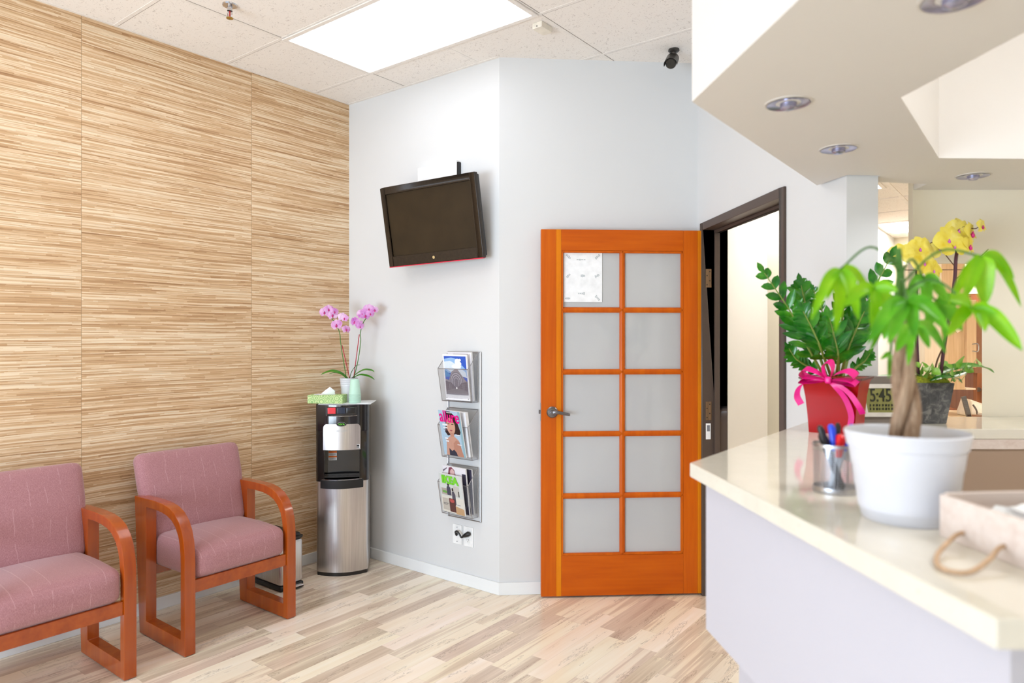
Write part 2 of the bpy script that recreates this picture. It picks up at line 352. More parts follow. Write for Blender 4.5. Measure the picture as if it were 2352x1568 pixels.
def thing(name,label,cat,loc=(0,0,0),rotz=0,group=None,rot=None):
    o=bpy.data.objects.new(name,None); o.empty_display_size=.05; COL.objects.link(o); o.location=loc; o.rotation_euler=rot if rot else (0,0,rotz)
    return tag(o,label,cat,group)
def struct(o,label=None): o['kind']='structure'; return o if not label else tag(o,label)
def dup(root,label=None,group=None,loc=None,rot=None):
    r=root.copy(); COL.objects.link(r)
    if loc is not None: r.location=loc
    if rot is not None: r.rotation_euler=rot
    if label: r['label']=label
    if group: r['group']=group
    for ch in list(root.children):
        c=ch.copy(); COL.objects.link(c); c.parent=r
        for g in ch.children:
            d=g.copy(); COL.objects.link(d); d.parent=c
    return r
def text(name,body,size,m,parent,mx,ext=.0004,sx=1,bold=0,align='CENTER'):
    cu=bpy.data.curves.new(name,'FONT'); cu.body=body; cu.size=size; cu.extrude=ext; cu.align_x=align; cu.align_y='CENTER'; cu.offset=bold
    t=bpy.data.objects.new(name,cu); COL.objects.link(t); bpy.context.view_layer.update()
    me=bpy.data.meshes.new_from_object(t.evaluated_get(bpy.context.evaluated_depsgraph_get())); bpy.data.objects.remove(t); bpy.data.curves.remove(cu)
    me.name=name; me.transform(mx@Matrix.Diagonal((sx,1,1,1))); me.materials.clear(); me.materials.append(M[m] if isinstance(m,str) else m)
    o=bpy.data.objects.new(name,me); COL.objects.link(o); o.parent=parent; return o
def Tm(x,y,z): return Matrix.Translation((x,y,z))
def Rm(a,ax): return Matrix.Rotation(a,4,ax)
def bez(p,n=10):
    """Catmull-Rom through points"""
    p=[Vector(q) for q in p]; p=[p[0]*2-p[1]]+p+[p[-1]*2-p[-2]]; out=[]
    for i in range(1,len(p)-2):
        for k_ in range(n):
            t=k_/n; a,b,c,d=p[i-1],p[i],p[i+1],p[i+2]
            out.append(.5*((2*b)+(c-a)*t+(2*a-5*b+4*c-d)*t*t+(3*b-a-3*c+d)*t**3))
    return out+[p[-2]]

# ------------------------------------------------------------------ room shell
LX=-3.77; BY=3.07; CH=3.05
P1=W(-.072,3.93); P2=W(1.076,4.017); u3=Vector((.0982,-.9952)); L3=1.495
P3=W(1.076+u3.x*L3,4.017+u3.y*L3)
ang3=math.atan2((P3-P2).y,(P3-P2).x); ang2=math.atan2((P2-P1).y,(P2-P1).x); L2=(P2-P1).length
struct(MB().box(-4.2,4.0,-3.2,8.4,-.1,0).build('floor','floor',smooth=False))
# ceiling tiles with the T-bar grid
ce=struct(MB().box(-4.0,2.9,-2.9,4.6,CH,CH+.05).build('ceiling','tile',smooth=False))
g=MB(); XS=[-3.22+1.245*k for k in range(5)]; YS=[2.172-.609*k for k in range(-3,9)]
for x in XS: g.box(x-.0095,x+.0095,-2.6,4.5,CH-.0012,CH+.001)
for y in YS: g.box(LX,2.8,y-.0095,y+.0095,CH-.0015,CH+.001)
g.box(-2.6095,-2.5905,2.79,3.4,CH-.0018,CH+.001)
g.box(LX,LX+.018,-2.6,BY,CH-.0018,CH+.001); g.box(LX,-2.46,BY-.018,BY,CH-.0021,CH+.001)
gg=g.build('ceiling_grid','tile_rail',ce,smooth=False); gg['kind']='structure'
# dark shadow-gap lines along the rails
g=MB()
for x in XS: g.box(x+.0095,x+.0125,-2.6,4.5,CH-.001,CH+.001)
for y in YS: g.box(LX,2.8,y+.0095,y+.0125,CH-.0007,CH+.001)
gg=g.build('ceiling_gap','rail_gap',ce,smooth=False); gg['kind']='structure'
struct(MB().box(LX-.1,LX,-2.7,BY+.1,0,CH).build('wall_left','wallpaper',smooth=False))
struct(MB().box(LX,P1.x,BY,BY+.1,0,CH).prism([(P1.x+.0,P1.y),(P1.x,P1.y+.1),(P1.x-.05,P1.y+.1),(P1.x-.05,P1.y)],0,CH).build('wall_back','wall_white',smooth=False))
w2=struct(MB().box(0,L2,0,.1,0,CH).build('wall_angled','wall_white',smooth=False,loc=P1,rotz=ang2))
DO0,DO1,DOH,WT=.1085,1.005,2.066,.122
w3=MB(); w3.box(-.1,DO0-.03,0,WT,0,CH).box(DO1+.03,L3,0,WT,0,CH).box(DO0-.03,DO1+.03,0,WT,DOH+.03,CH)
struct(w3.build('wall_doorway','wall_white',smooth=False,loc=P2,rotz=ang3))
# door frame with stops
fr=MB(); fw=.043
for a,b,c,d in ((DO0-fw,DO0,0,DOH+fw),(DO1,DO1+fw,0,DOH+fw),(DO0,DO1,DOH,DOH+fw)): fr.box(a,b,-.012,WT+.012,c,d)
for a,b,c,d in ((DO0,DO0+.016,0,DOH-.016),(DO1-.016,DO1,0,DOH-.016),(DO0,DO1,DOH-.016,DOH)): fr.box(a,b,.055,.085,c,d)
f=struct(fr.build('trim_1','frame_brown',bevel=.003,loc=P2,rotz=ang3),'dark brown metal door frame around the open doorway')
for z0 in (1.742,.993):
    h=MB().box(DO0,DO0+.003,.006,.04,z0,z0+.105).build('hinge_plate','bronze_hinge',f,bevel=.001)
    s=MB()
    for q,(yy,zz) in enumerate(((.014,.015),(.03,.038),(.014,.067),(.03,.09))): s.cyl((DO0+.003,yy,z0+zz),(DO0+.0042,yy,z0+zz),.0035,n=10)
    s.build('screw','black_matte',h)
st=MB().box(DO0,DO0+.0012,.008,.036,.885,.975).build('paper_sticker','paper_white',f,smooth=False)
MB().box(DO0+.0012,DO0+.0016,.014,.031,.93,.965).build('sticker_print','sticker_grey',st,smooth=False)
# baseboards
def bb(name,L,loc,rot): return struct(MB().prism([(0,0),(.012,0),(.012,.06),(.007,.07),(0,.07)],0,L,mx=Rm(PI/2,'Z')@Rm(PI/2,'X')).build(name,'base_white',smooth=False,loc=loc,rotz=rot))
struct(MB().box(LX,LX+.012,-2.6,BY,0,.066).build('baseboard_left','base_white',bevel=.003))
struct(MB().box(LX,P1.x+.006,BY-.012,BY,0,.07).build('baseboard_back','base_white',bevel=.003))
struct(MB().box(-.004,L2-.0,-.012,0,0,.07).build('baseboard_angled','base_white',bevel=.003,loc=P1,rotz=ang2))
# hall and back room behind
struct(MB().box(-1.53,-1.43,3.87,4.58,0,2.45).build('wall_hall_left','wall_white',smooth=False))
struct(MB().box(-3.2,-1.29,5.2,5.3,0,2.45).build('wall_hall_end','wall_cream',smooth=False))
struct(MB().box(-3.3,-3.2,3.9,5.3,0,2.45).build('wall_hall_side','wall_white',smooth=False))
struct(MB().box(-1.29,-1.19,5.2,7.85,0,2.45).build('wall_backroom_left','wall_white',smooth=False))
struct(MB().box(-1.29,3.4,7.78,7.88,0,2.45).build('wall_backroom_end','wall_cream',smooth=False))
struct(MB().box(3.3,3.4,2.2,7.88,0,2.45).build('wall_backroom_right','wall_cream',smooth=False))
pl=[W(1.2,3.95),W(1.345,2.66),W(1.6,2.76),W(3.6,2.86)]
pl=[(p.x,p.y) for p in pl]+[(3.4,5.0),(3.4,7.88),(-3.3,7.88),(-3.3,4.02),(-1.6,3.98)]
bc=MB().prism(pl,2.45,2.5).build('ceiling_backroom','tile',smooth=False); struct(bc)
g=MB()
for x in (-.80,): g.box(x-.013,x+.013,3.3,7.78,2.445,2.451)
for y in (3.69,4.3,4.91,5.52,6.13,6.67,7.40): g.box(-1.19,3.3,y-.012,y+.012,2.4455,2.451)
gg=g.build('ceiling_grid_backroom','tile_rail',bc,smooth=False); gg['kind']='structure'
# partition at the far ledge with the pass-through gap
pw=MB(); d0=2.775; xl=1.606; op0,op1,ot=(2112-1176)/1590*d0,(2255.5-1176)/1590*d0,1.457+172*d0/1590
for a,b,c,d in ((xl,op0,0,CH),(op0,op1,ot,CH),(op0,op1,0,1.12)): pw.box(a,b,0,.03,c,d)
pw.prism([(op1,0),(3.7,0),(3.7,.11),(op1+.08,.11)],0,CH)
struct(pw.build('wall_partition','wall_cream',smooth=False,loc=W(0,d0),rotz=TH))
struct(MB().box(-.1,0,0,5.6,0,CH).build('wall_right','wall_cream',smooth=False,loc=(2.75,-2.7,0)))
# wall behind the viewer with shop window
wb=MB(); wb.box(LX-.1,-3.45,-.1,0,0,CH).box(-3.45,1.6,-.1,0,0,.25).box(-3.45,1.6,-.1,0,2.55,CH).box(1.6,2.75,-.1,0,0,CH)
struct(wb.build('wall_behind','wall_white',smooth=False,loc=(0,-2.6,0)))
wf=MB()
for x in (-3.45,-1.78,-.10,1.57): wf.box(x,x+.04,-.07,-.02,.25,2.55)
wf.box(-3.45,1.6,-.07,-.02,.25,.29).box(-3.45,1.6,-.07,-.02,2.51,2.55)
struct(wf.build('window_1','frame_brown',smooth=False,loc=(0,-2.6,0)))

# soffit ring over the reception counter
def ring_pts(o,dfar):
    """outline offset inward by o from the counter outer edge; dfar = far boundary"""
    return None
SZ=2.05
A=(.452,1.738); nAB=(.9952,.0982); uAB=(.0965,-.9953); uAC=(.6101,.7923)
def line_off(o): # corner after inward offset
    vx=1.0339*o; vy=-.298*o; return (A[0]+vx,A[1]+vy)
def P_AB(o,t): c=line_off(o); return (c[0]+uAB[0]*t,c[1]+uAB[1]*t)
def onAC(o,d): c=line_off(o); t=(d-c[1])/uAC[1]; return (c[0]+uAC[0]*t,d)
def xy(p): q=W(p[0],p[1]); return (q.x,q.y)
so=[P_AB(0,3.6),A,onAC(0,2.71),(1.225,2.52),(1.345,2.53),(1.345,2.64),(3.5,2.80),(3.5,2.33)]
V1=(.960,1.708); V2=(1.408,2.283)
# bottom slab as quads (left ring, far ring) so the middle stays open
sl=MB()
sl.prism([xy(P_AB(0,3.6)),xy(A),xy(V1),xy((V1[0]+uAB[0]*3.4,V1[1]+uAB[1]*3.4))],SZ,CH)
sl.prism([xy(A),xy(onAC(0,2.69)),xy((1.22,2.52)),xy((1.345,2.53)),xy((1.345,2.625)),xy(V2),xy(V1)],SZ,CH)
sl.prism([xy(V2),xy((1.345,2.625)),xy((1.60,2.67)),xy((1.61,2.774)),xy((3.6,2.774)),xy((3.6,2.345))],SZ,CH)
sof=struct(sl.build('wall_soffit','soffit_white',smooth=False),'white dropped soffit ring above the reception counter')
# countertop
CT=1.143
cp=[P_AB(0,2.6) ]
cA=(.448,1.7457)
def off2(o): return (cA[0]+1.0339*o,cA[1]-.298*o)
def c_AB(o,t): c=off2(o); return (c[0]+uAB[0]*t,c[1]+uAB[1]*t)
def c_AC(o,d): c=off2(o); t=(d-c[1])/uAC[1]; return (c[0]+uAC[0]*t,d)
tB=(1.7457-.775)/.9953
def top_outline(o,oi):
    B=c_AB(o,tB-o*.6)
    return [B,off2(o),c_AC(o,2.70 if o<.05 else 2.64),(1.205,2.60),(1.222,2.515),(1.352,2.515),(1.352,2.765),(3.3,2.765),(3.3,2.385+oi),(c_AC(.56,2.385)[0],2.385+oi),(.448+.40+.05,1.35),(c_AB(.37,0)[0]+.06,.775+.37),(1.9,.775+.30),(1.9,.775-.08+o)]
o1=[c_AB(0,tB),cA,c_AC(0,2.68),(1.21,2.66),(1.222,2.515),(1.352,2.515),(1.352,2.765),(3.3,2.765),(3.3,2.39),(1.19,2.39),(.86,1.98),(.86,1.62),(.925,1.10),(1.9,1.10),(1.9,.72)]
ctop=MB().prism([xy(p) for p in o1],CT-.036,CT).build('countertop','quartz',bevel=.004,segs=2)
tag(ctop,'cream polished stone countertop of the reception desk with pots and pens on it','countertop')
rc=thing('reception_counter','white panelled reception counter body with recessed base under the stone top','counter',W(1.0,1.6))
rcm=rc.matrix_basis.copy(); bpy.context.view_layer.update(); inv=Matrix.Translation(-Vector(W(1.0,1.6)))
def outl(o,oi): 
    a=c_AB(o,tB-o*1.0); return [a,off2(o),c_AC(o,2.63),(1.19,2.60),(1.21,2.50),(1.352,2.50),(1.352,2.76),(3.3,2.76),(3.3,2.40+oi),(1.17,2.40+oi),(.87-oi,1.95),(.87-oi,1.63),(.935-oi,1.08),(1.9,1.08-oi),(1.9,.72+o)]
MB().prism([xy(p) for p in outl(.037,.04)],.729,CT-.036,mx=inv).build('upper_panel','counter_white',rc,smooth=False)
MB().prism([xy(p) for p in outl(.11,.05)],0,.729,mx=inv).build('lower_body','counter_white',rc,smooth=False)
MB().box(1.21,3.3,2.392,2.398,CT-.07,CT-.036,mx=inv@Matrix([[C_,-S_,0,0],[S_,C_,0,0],[0,0,1,0],[0,0,0,1]])).build('ledge_trim','crate_wood',rc,smooth=False)
MB().box(1.25,3.3,2.398,2.412,.74,CT-.07,mx=inv@Matrix([[C_,-S_,0,0],[S_,C_,0,0],[0,0,1,0],[0,0,0,1]])).build('inner_panel','taupe_panel',rc,smooth=False)

# downlights
dl=None
for i,((l,d),lab) in enumerate((((.698,1.749),'unlit recessed downlight nearest the left corner of the soffit'),((1.0226,2.168),'unlit recessed downlight between the soffit corner and the doorway wall'),((1.684,2.528),'unlit recessed downlight at the far side, just before the partition'),((.772,1.207),'unlit recessed downlight cut by the top edge of the frame'))):
    if dl is None:
        dl=thing('downlight',lab,'downlight',W(l,d,SZ),TH,group='recessed downlights in the soffit')
        MB().lathe([(.0575,0),(.0575,-.0025),(.053,-.003),(.052,.0005)],n=40).build('trim_ring','downlight_rim',dl)
        MB().lathe([(.0515,-.004),(.045,-.001),(.030,.0),(.0,.0005)],n=40).build('reflector','downlight_cone',dl)
        MB().lathe([(.020,-.001),(.0195,-.012),(.012,-.017),(0,-.018)],n=24).build('bulb','downlight_cone',dl)
    else: dup(dl,lab,loc=W(l,d,SZ))

# ------------------------------------------------------------------ lights
def troffer(x0,x1,y0,y1,z,label,cat='ceiling light',m='diffuser',group=None,lens_inset=.024):
    t=thing('ceiling_light',label,cat,((x0+x1)/2,(y0+y1)/2,z),0,group); a=(x1-x0)/2; b=(y1-y0)/2; q=lens_inset
    f=MB(); f.box(-a,a,-b,-b+q,-.006,0).box(-a,a,b-q,b,-.006,0).box(-a,-a+q,-b+q,b-q,-.006,0).box(a-q,a,-b+q,b-q,-.006,0)
    f.build('light_frame','tile_rail',t,smooth=False)
    MB().box(-a+q,a-q,-b+q,b-q,-.004,-.001).build('diffuser',m,t,smooth=False); return t
troffer(-3.22,-1.975,2.172,2.781,CH-.004,'bright white rectangular ceiling light panel in front of the TV wall',m='diffuser_soft')
troffer(-3.22,-1.975,-.873,-.264,CH-.004,'added unseen ceiling panel over the seating, behind the view')  # extra lamp out of view, added to light the room
troffer(-3.22,-1.975,.954,1.563,CH-.004,'added fill light panel over the armchairs, just above the frame')  # added out of frame to brighten the floor and chairs
troffer(-3.22,-1.975,-2.09,-1.48,CH-.004,'added unseen ceiling panel near the shop window')  # another added lamp out of view, raises the general light
troffer(.515,1.76,1.563,2.172,CH-.004,'lit ceiling panel inside the reception soffit',m='diffuser_void')
troffer(-.65,.60,2.15,2.55,CH-.004,'lit ceiling panel inside the soffit ring over the counter',m='diffuser_warm') if False else None
troffer(-1.15,.06,6.68,7.40,2.449,'lit ceiling panel at the far end of the back room',m='diffuser_warm',group='back room ceiling panels')
troffer(-2.04,-.83,4.92,5.13,2.449,'lit ceiling panel just inside the back room, half hidden by the soffit',m='diffuser_warm',group='back room ceiling panels')
troffer(-1.05,-.45,3.95,4.55,2.449,'added square light panel in the hall past the wooden door',m='diffuser_warm')  # lamp added to brighten the hall walls beyond the doorway
troffer(.8,2.0,6.0,6.6,2.449,'lit ceiling panel over the back room desk',m='diffuser_warm',group='back room ceiling panels')
def area(name,loc,rot,sx,sy,e,col):
    L=bpy.data.lights.new(name,'AREA'); L.shape='RECTANGLE'; L.size=sx; L.size_y=sy; L.energy=e; L.color=col
    o=bpy.data.objects.new(name,L); COL.objects.link(o); o.location=loc; o.rotation_euler=rot; return o
area('window_daylight',(-2.2,-2.75,1.0),(R(88),0,0),2.5,1.5,WD,(.67,.83,1.0))
area('added_uplight',(-.92,-3.6,.12),(R(150),0,0),5.5,1.6,PV,(.96,.95,.95))  # unseen upward lamp added outside the window to brighten the ceiling

# ------------------------------------------------------------------ small ceiling things
sm=thing('sprinkler_head','small brass fire sprinkler with red bulb hanging from the ceiling','sprinkler',(-3.09,1.80,CH),.3)
MB().lathe([(0,0),(.035,0),(.033,-.006),(.012,-.009),(.012,-.03)],n=24).build('escutcheon','chrome',sm)
MB().tube(bez([(.004,0,-.028),(.013,0,-.040),(.010,0,-.056),(0,0,-.062)],6),.0025).tube(bez([(-.004,0,-.028),(-.013,0,-.040),(-.010,0,-.056),(0,0,-.062)],6),.0025).build('yoke','chrome',sm)
MB().cyl((0,0,-.03),(0,0,-.058),.0035).build('bulb','glass_red',sm)
MB().lathe([(0,-.062),(.016,-.063),(.016,-.066),(.006,-.067),(0,-.07)],n=20).build('deflector','brass',sm)
al=thing('ceiling_sensor','small cream rectangular sensor box on the ceiling beside the bright light panel','sensor',(-2.03,2.89,CH-.02),0)
MB().box(-.030,.030,-.048,.048,-.010,.02).build('housing','alarm_cream',al,bevel=.004)
MB().cyl((0,-.0475,-.001),(0,-.0495,-.001),.003,n=10).build('indicator','black_matte',al)
cam_=thing('security_camera','dark grey bullet security camera hanging from the ceiling','camera',(-1.625,3.575,CH),TH)
MB().lathe([(0,0),(.030,0),(.031,-.008),(.024,-.014),(.012,-.016),(.010,-.034),(0,-.036)],n=28).build('mount','camera_grey',cam_)
cb=Tm(-.010,.0,-.062)@Vector((-.30,-.72,-.62)).to_track_quat('Z','Y').to_matrix().to_4x4()
MB().lathe([(0,-.045),(.020,-.042),(.026,-.02),(.029,.0),(.030,.045),(.027,.050),(.0,.050)],n=28,mx=cb).build('body','camera_grey',cam_)
MB().lathe([(.026,.0495),(.024,.0515),(0,.0515)],n=24,mx=cb).build('lens','lens_dark',cam_)
hood=[[( (rr)*math.cos(a),(rr)*math.sin(a),z) for a in [PI*(-.05)+PI*1.1*i/14 for i in range(15)]] for rr,z in ((.0325,-.03),(.034,.062))]
hood2=[[( (rr)*math.cos(a),(rr)*math.sin(a),z) for a in [PI*(-.05)+PI*1.1*i/14 for i in range(15)]] for rr,z in ((.0350,-.03),(.0365,.066))]
hm=MB(); hm.loft(hood,mx=cb,cap=False,closed=False); hm.loft(hood2,mx=cb,cap=False,closed=False); hm.loft([hood[1],hood2[1]],mx=cb,cap=False,closed=False); hm.build('hood','camera_grey',cam_)

# ------------------------------------------------------------------ french door leaf (open against the angled wall)
hl=Vector((1.083,3.926)); fl=Vector((.163,3.873)); LW=(hl-fl).length
dq=W(fl.x,fl.y,.010); hq=W(hl.x,hl.y,.010); angd=math.atan2((hq-dq).y,(hq-dq).x)
door=thing('door_1','open orange-stained wooden glazed door with ten panes','door',dq,angd); del door['category']; door['kind']='structure'
H=2.056; T=.038; sw=.113; tr=.118; br=.226; mu=.030
gx0,gx1=sw,LW-sw
MB().box(0,sw-.028,0,T,0,H).box(LW-sw,LW-.030,0,T,0,H).build('stile','door_wood_v',door,bevel=.002)
MB().box(sw-.028,sw,0,T,0,H).box(LW-.030,LW,0,T,0,H).build('stile_edge','door_wood_light',door,bevel=.001)
MB().box(sw,LW-sw,.0,T,H-tr,H).build('top_rail','door_wood_h',door,bevel=.002)
MB().box(sw,LW-sw,.0,T,0,br).build('bottom_rail','door_wood_h',door,bevel=.002)
cxm=(gx0+gx1)/2; ph=(H-tr-br-4*mu)/5
m_=MB()
def bar(a,b,c,d):
    vert=(d-c)>(b-a)
    if vert: pr=[(a,.008),(a+.006,.003),(a+.011,0),(b-.011,0),(b-.006,.003),(b,.008),(b,T-.008),(a,T-.008)]; m_.prism(pr,c,d)
    else:
        pr=[(.008,c),(.003,c+.006),(0,c+.011),(0,d-.011),(.003,d-.006),(.008,d),(T-.008,d),(T-.008,c)]
        m_.loft([[(a,p[0],p[1]) for p in pr],[(b,p[0],p[1]) for p in pr]])
bar(cxm-mu/2,cxm+mu/2,br,H-tr)
for k_ in range(4): z=br+ph*(k_+1)+mu*k_; bar(gx0,gx1,z,z+mu)
# stop moulding round the opening
bar(gx0,gx0+.012,br,H-tr); bar(gx1-.012,gx1,br,H-tr); bar(gx0,gx1,br,br+.012); bar(gx0,gx1,H-tr-.012,H-tr)
m_.build('muntin','door_wood_v',door)
for k_ in range(5):
    z=br+(ph+mu)*k_
    for a,b in ((gx0+.01,cxm-mu/2+.002),(cxm+mu/2-.002,gx1-.01)): MB().box(a,b,.017,.021,z,z+ph).build('glass_pane','glass',door,smooth=False)
hd=MB(); hx,hz=.062,1.032
hd.lathe([(0,0),(.031,0),(.032,.006),(.027,.011),(.013,.013),(.012,.032),(0,.034)],mx=Tm(hx,0,hz)@Rm(PI/2,'X'),n=32)
hd.build('rosette','nickel',door)
lv=[(hx,-.030,hz),(hx+.02,-.036,hz+.002),(hx+.055,-.037,hz-.004),(hx+.088,-.033,hz-.010),(hx+.096,-.028,hz-.012)]
rings=[]
for i,p in enumerate(bez(lv,6)):
    hh=.011-.004*i/24; rings.append([(p.x,p.y+.006*math.cos(a),p.z+hh*math.sin(a)) for a in [2*PI*j/12 for j in range(12)]])
MB().loft(rings).build('lever_handle','nickel',door)
MB().box(-.0022,0,.006,.030,hz-.05,hz+.05).box(-.012,0,.012,.024,hz-.010,hz+.012).build('latch','nickel',door,bevel=.0008)
for z0 in (1.732,.983): MB().cyl((LW+.004,-.004,z0),(LW+.004,-.004,z0+.105),.005,n=12).build('hinge_knuckle','bronze_hinge',door)
# notice taped inside the top-left pane
nt=thing('paper_notice','white sheet of paper taped inside the top left pane of the wooden door','paper',dq+Vector((0,0,0)),angd)
nx0=gx0+.016; nz=br+(ph+mu)*4+.03
nx1=nx0+.218; nz1=nz+.284
q=MB().box(nx0,nx1,.0135,.0145,nz,nz1,'paper_white')
def sm_poly(pts): q.add([(nx0+a*.218,.0132,nz+b*.284) for a,b in pts],[tuple(range(len(pts)))],'paper_grey')
for a,b,w_,h_,an in ((.12,.9,.14,.07,-.6),(.88,.9,.14,.07,.6),(.45,.84,.24,.05,0),(.12,.52,.12,.06,.6),(.5,.52,.12,.06,0),(.87,.52,.12,.06,.4),(.46,.17,.18,.06,0),(.10,.07,.14,.05,0),(.88,.08,.14,.08,-.7)):
    for k_ in range(4):
        dx=(k_-1.5)*w_/4; c_,s_=math.cos(an),math.sin(an); hh=h_*(.4+.6*random.random())/2; ww=w_/10
        sm_poly([(a+c_*(dx+e*ww)-s_*f*hh*1.2, b+s_*(dx+e*ww)+c_*f*hh) for e,f in ((-1,-1),(1,-1),(1,1),(-1,1))])
q.build('sheet',None,nt,smooth=False)

# ------------------------------------------------------------------ television
def cv(a,p,r):
    cy,sy,cp_,sp,cr,sr=math.cos(a),math.sin(a),math.cos(p),math.sin(p),math.cos(r),math.sin(r)
    Ry=Matrix(((cy,0,sy),(0,1,0),(-sy,0,cy))); Rx=Matrix(((1,0,0),(0,cp_,-sp),(0,sp,cp_))); Rz=Matrix(((cr,-sr,0),(sr,cr,0),(0,0,1))); return Ry@Rx@Rz
Mc=cv(R(31.4),R(9.1),R(-1.4)); B=Matrix(((C_,0,-S_),(S_,0,C_),(0,-1,0)))  # right,down,forward -> room
Wm=B@Mc  # columns: right, down, depth of the set
rot=Matrix((Wm.col[0],Wm.col[2],-Wm.col[1])).transposed().to_euler()  # local x right, y depth, z up
tv=thing('television','dark wall mounted flat television, tilted down, above the magazine rack','television',W(-.481,4.04,HC+.678),rot=rot)
tw,th_=.697,.475
bz=MB(); a,b=tw/2,th_/2; i1,i2=.036,.05
bz.box(-a,-a+i1,0,.03,-b,b).box(a-i1,a,0,.03,-b,b).box(-a+i1,a-i1,0,.03,b-.042,b).box(-a+i1,a-i1,0,.03,-b,-b+.062)
bz.build('bezel','tv_bezel',tv,bevel=.004)
MB().box(-a+i1-.002,a-i1+.002,.010,.02,-b+.06,b-.04).build('screen','tv_screen',tv,smooth=False)
MB().box(-a+.006,a-.006,.03,.055,-b+.01,b-.008).box(-.2,.2,.055,.08,-.15,.15).build('back_shell','black_plastic',tv,bevel=.006)
MB().box(-a+.002,a-.002,-.0015,.024,-b-.005,-b+.0005).build('bottom_trim','red_line',tv,bevel=.001)
MB().lathe([(0,0),(.0085,0),(.0085,.0025),(0,.003)],n=20,mx=Tm(0,.0005,-b+.031)@Rm(PI/2,'X')).build('badge','gold_badge',tv)
br_=thing('tv_bracket','black wall bracket arm holding the television','bracket',(-2.86,BY,2.14),0)
MB().box(-.06,.06,-.012,0,-.10,.10).build('wall_plate','black_matte',br_,bevel=.002)
MB().tube([(0,-.012,0),(.03,-.04,0),(.012,-.075,-.005)],.014).build('arm','black_matte',br_)
wx=thing('white_panel','white rectangular box on the wall behind the top edge of the television','box',(-2.905,BY,2.353),0)
MB().box(-.175,.150,-.030,-.001,0,.155).build('shell','white_plastic',wx,bevel=.003)
MB().box(.150,.160,-.026,-.001,-.03,.145).build('edge_strip','black_matte',wx,bevel=.001)

# ------------------------------------------------------------------ armchairs
def make_chair(loc):
    t=thing('armchair','',''.strip() or 'chair',loc); h0,h1=.0,.59   # local: x depth from wall(-) to front(+), y across
    XF,XB=.0,-.50   # front face, back face at the foot
    out=[(XB+.055-.01,0),(0,0),(0,.42),(-.003,.47),(-.012,.525),(-.032,.575),(-.068,.617),(-.12,.645),(-.18,.662),(-.25,.671),(-.50,.668),(-.500,.60),(XB+.048,0)]
    outer=[(0,0),(0,.40),(-.002,.46),(-.010,.515),(-.026,.563),(-.055,.605),(-.098,.638),(-.150,.658),(-.21,.668),(-.30,.671),(-.500,.667)]
    inner=[(-.040,.072),(-.040,.40),(-.042,.45),(-.049,.50),(-.063,.54),(-.088,.575),(-.125,.602),(-.17,.618),(-.225,.626),(-.30,.629),(-.376,.627)]
    for yy in (0,.539):
        m=MB(); y0,y1=yy,yy+.051; n=len(outer)
        # arm + front leg strip
        rings=[]
        for o_,i_ in zip(outer,inner):
            rings.append([(o_[0],y0,o_[1]),(o_[0],y1,o_[1]),(i_[0],y1,i_[1]),(i_[0],y0,i_[1])])
        fs=MB(); fs.loft(rings)
        # foot rail and rear leg
        fs.loft([[(0,y0,0),(0,y1,0),(-.040,y1,.072),(-.040,y0,.072)],[(-.445,y0,0),(-.445,y1,0),(-.376,y1,.072),(-.376,y0,.072)]],cap=False)
        fs.loft([[(-.445,y0,0),(-.445,y1,0),(-.376,y1,.072),(-.376,y0,.072)],[(-.500,y0,.667),(-.500,y1,.667),(-.376,y1,.627),(-.376,y0,.627)]],cap=False)
        # drop the two end caps of the first loft by building without caps
        fs.f=[f_ for f_ in fs.f if not (len(f_)==4 and (set(f_)==set(range(4)) or set(f_)==set(range((n-1)*4,n*4))))]; fs.mi=fs.mi[:len(fs.f)]
        o=fs.build('side_frame','chair_wood',t,bevel=.003,segs=2,ang=30)
        for fx_ in (-.02,-.42): MB().lathe([(0,-.003),(.012,-.003),(.012,.001),(0,.001)],n=12,mx=Tm(fx_,yy+.025,0)).build('foot_pad','black_matte',o)
    MB().box(-.036,-.010,.051,.539,.276,.335).build('front_apron','chair_wood_h',t,bevel=.003)
    MB().box(-.440,-.416,.051,.539,.276,.335).build('rear_apron','chair_wood_h',t,bevel=.003)
    def seatfn(q,p):
        x,y,z=p; c=(1-x*x)*(1-y*y)
        if z>0: q.z+=.016*c - .014*max(0,x)**2
        if x>0: q.x+=.012*(1-z*z)*(1-y**4)
        q.z+= .006*x
        return q
    MB().rbox((-.245,.295,.403),(.475,.486,.160),.040,fn=seatfn,n=8).build('seat_cushion','fabric',t,ang=60)
    def backfn(q,p):
        x,y,z=p; c=(1-y*y)*(1-z*z)
        if x>0: q.x+=.012*c
        f=.5+.5*z; q.y*=(.505+.055*min(1,f*1.6))/.56
        return q
    mx=Tm(-.485,.295,.655)@Rm(R(-17),'Y')@Tm(0,0,0)
    MB().rbox((0,0,0),(.085,.56,.44),.040,fn=backfn,n=8,mx=mx).build('back_cushion','fabric',t,ang=60)
    # piping seam at the back pad edge
    return t
ch=make_chair((-3.103,1.588,0.003)); ch['label']='mauve fabric armchair with glossy wooden arms, beside the steel waste bin'; ch['category']='chair'; ch['group']='mauve waiting-room armchairs'
c2=dup(ch,'mauve fabric armchair with glossy wooden arms, cut off by the left edge',loc=(-3.092,.783,.003))

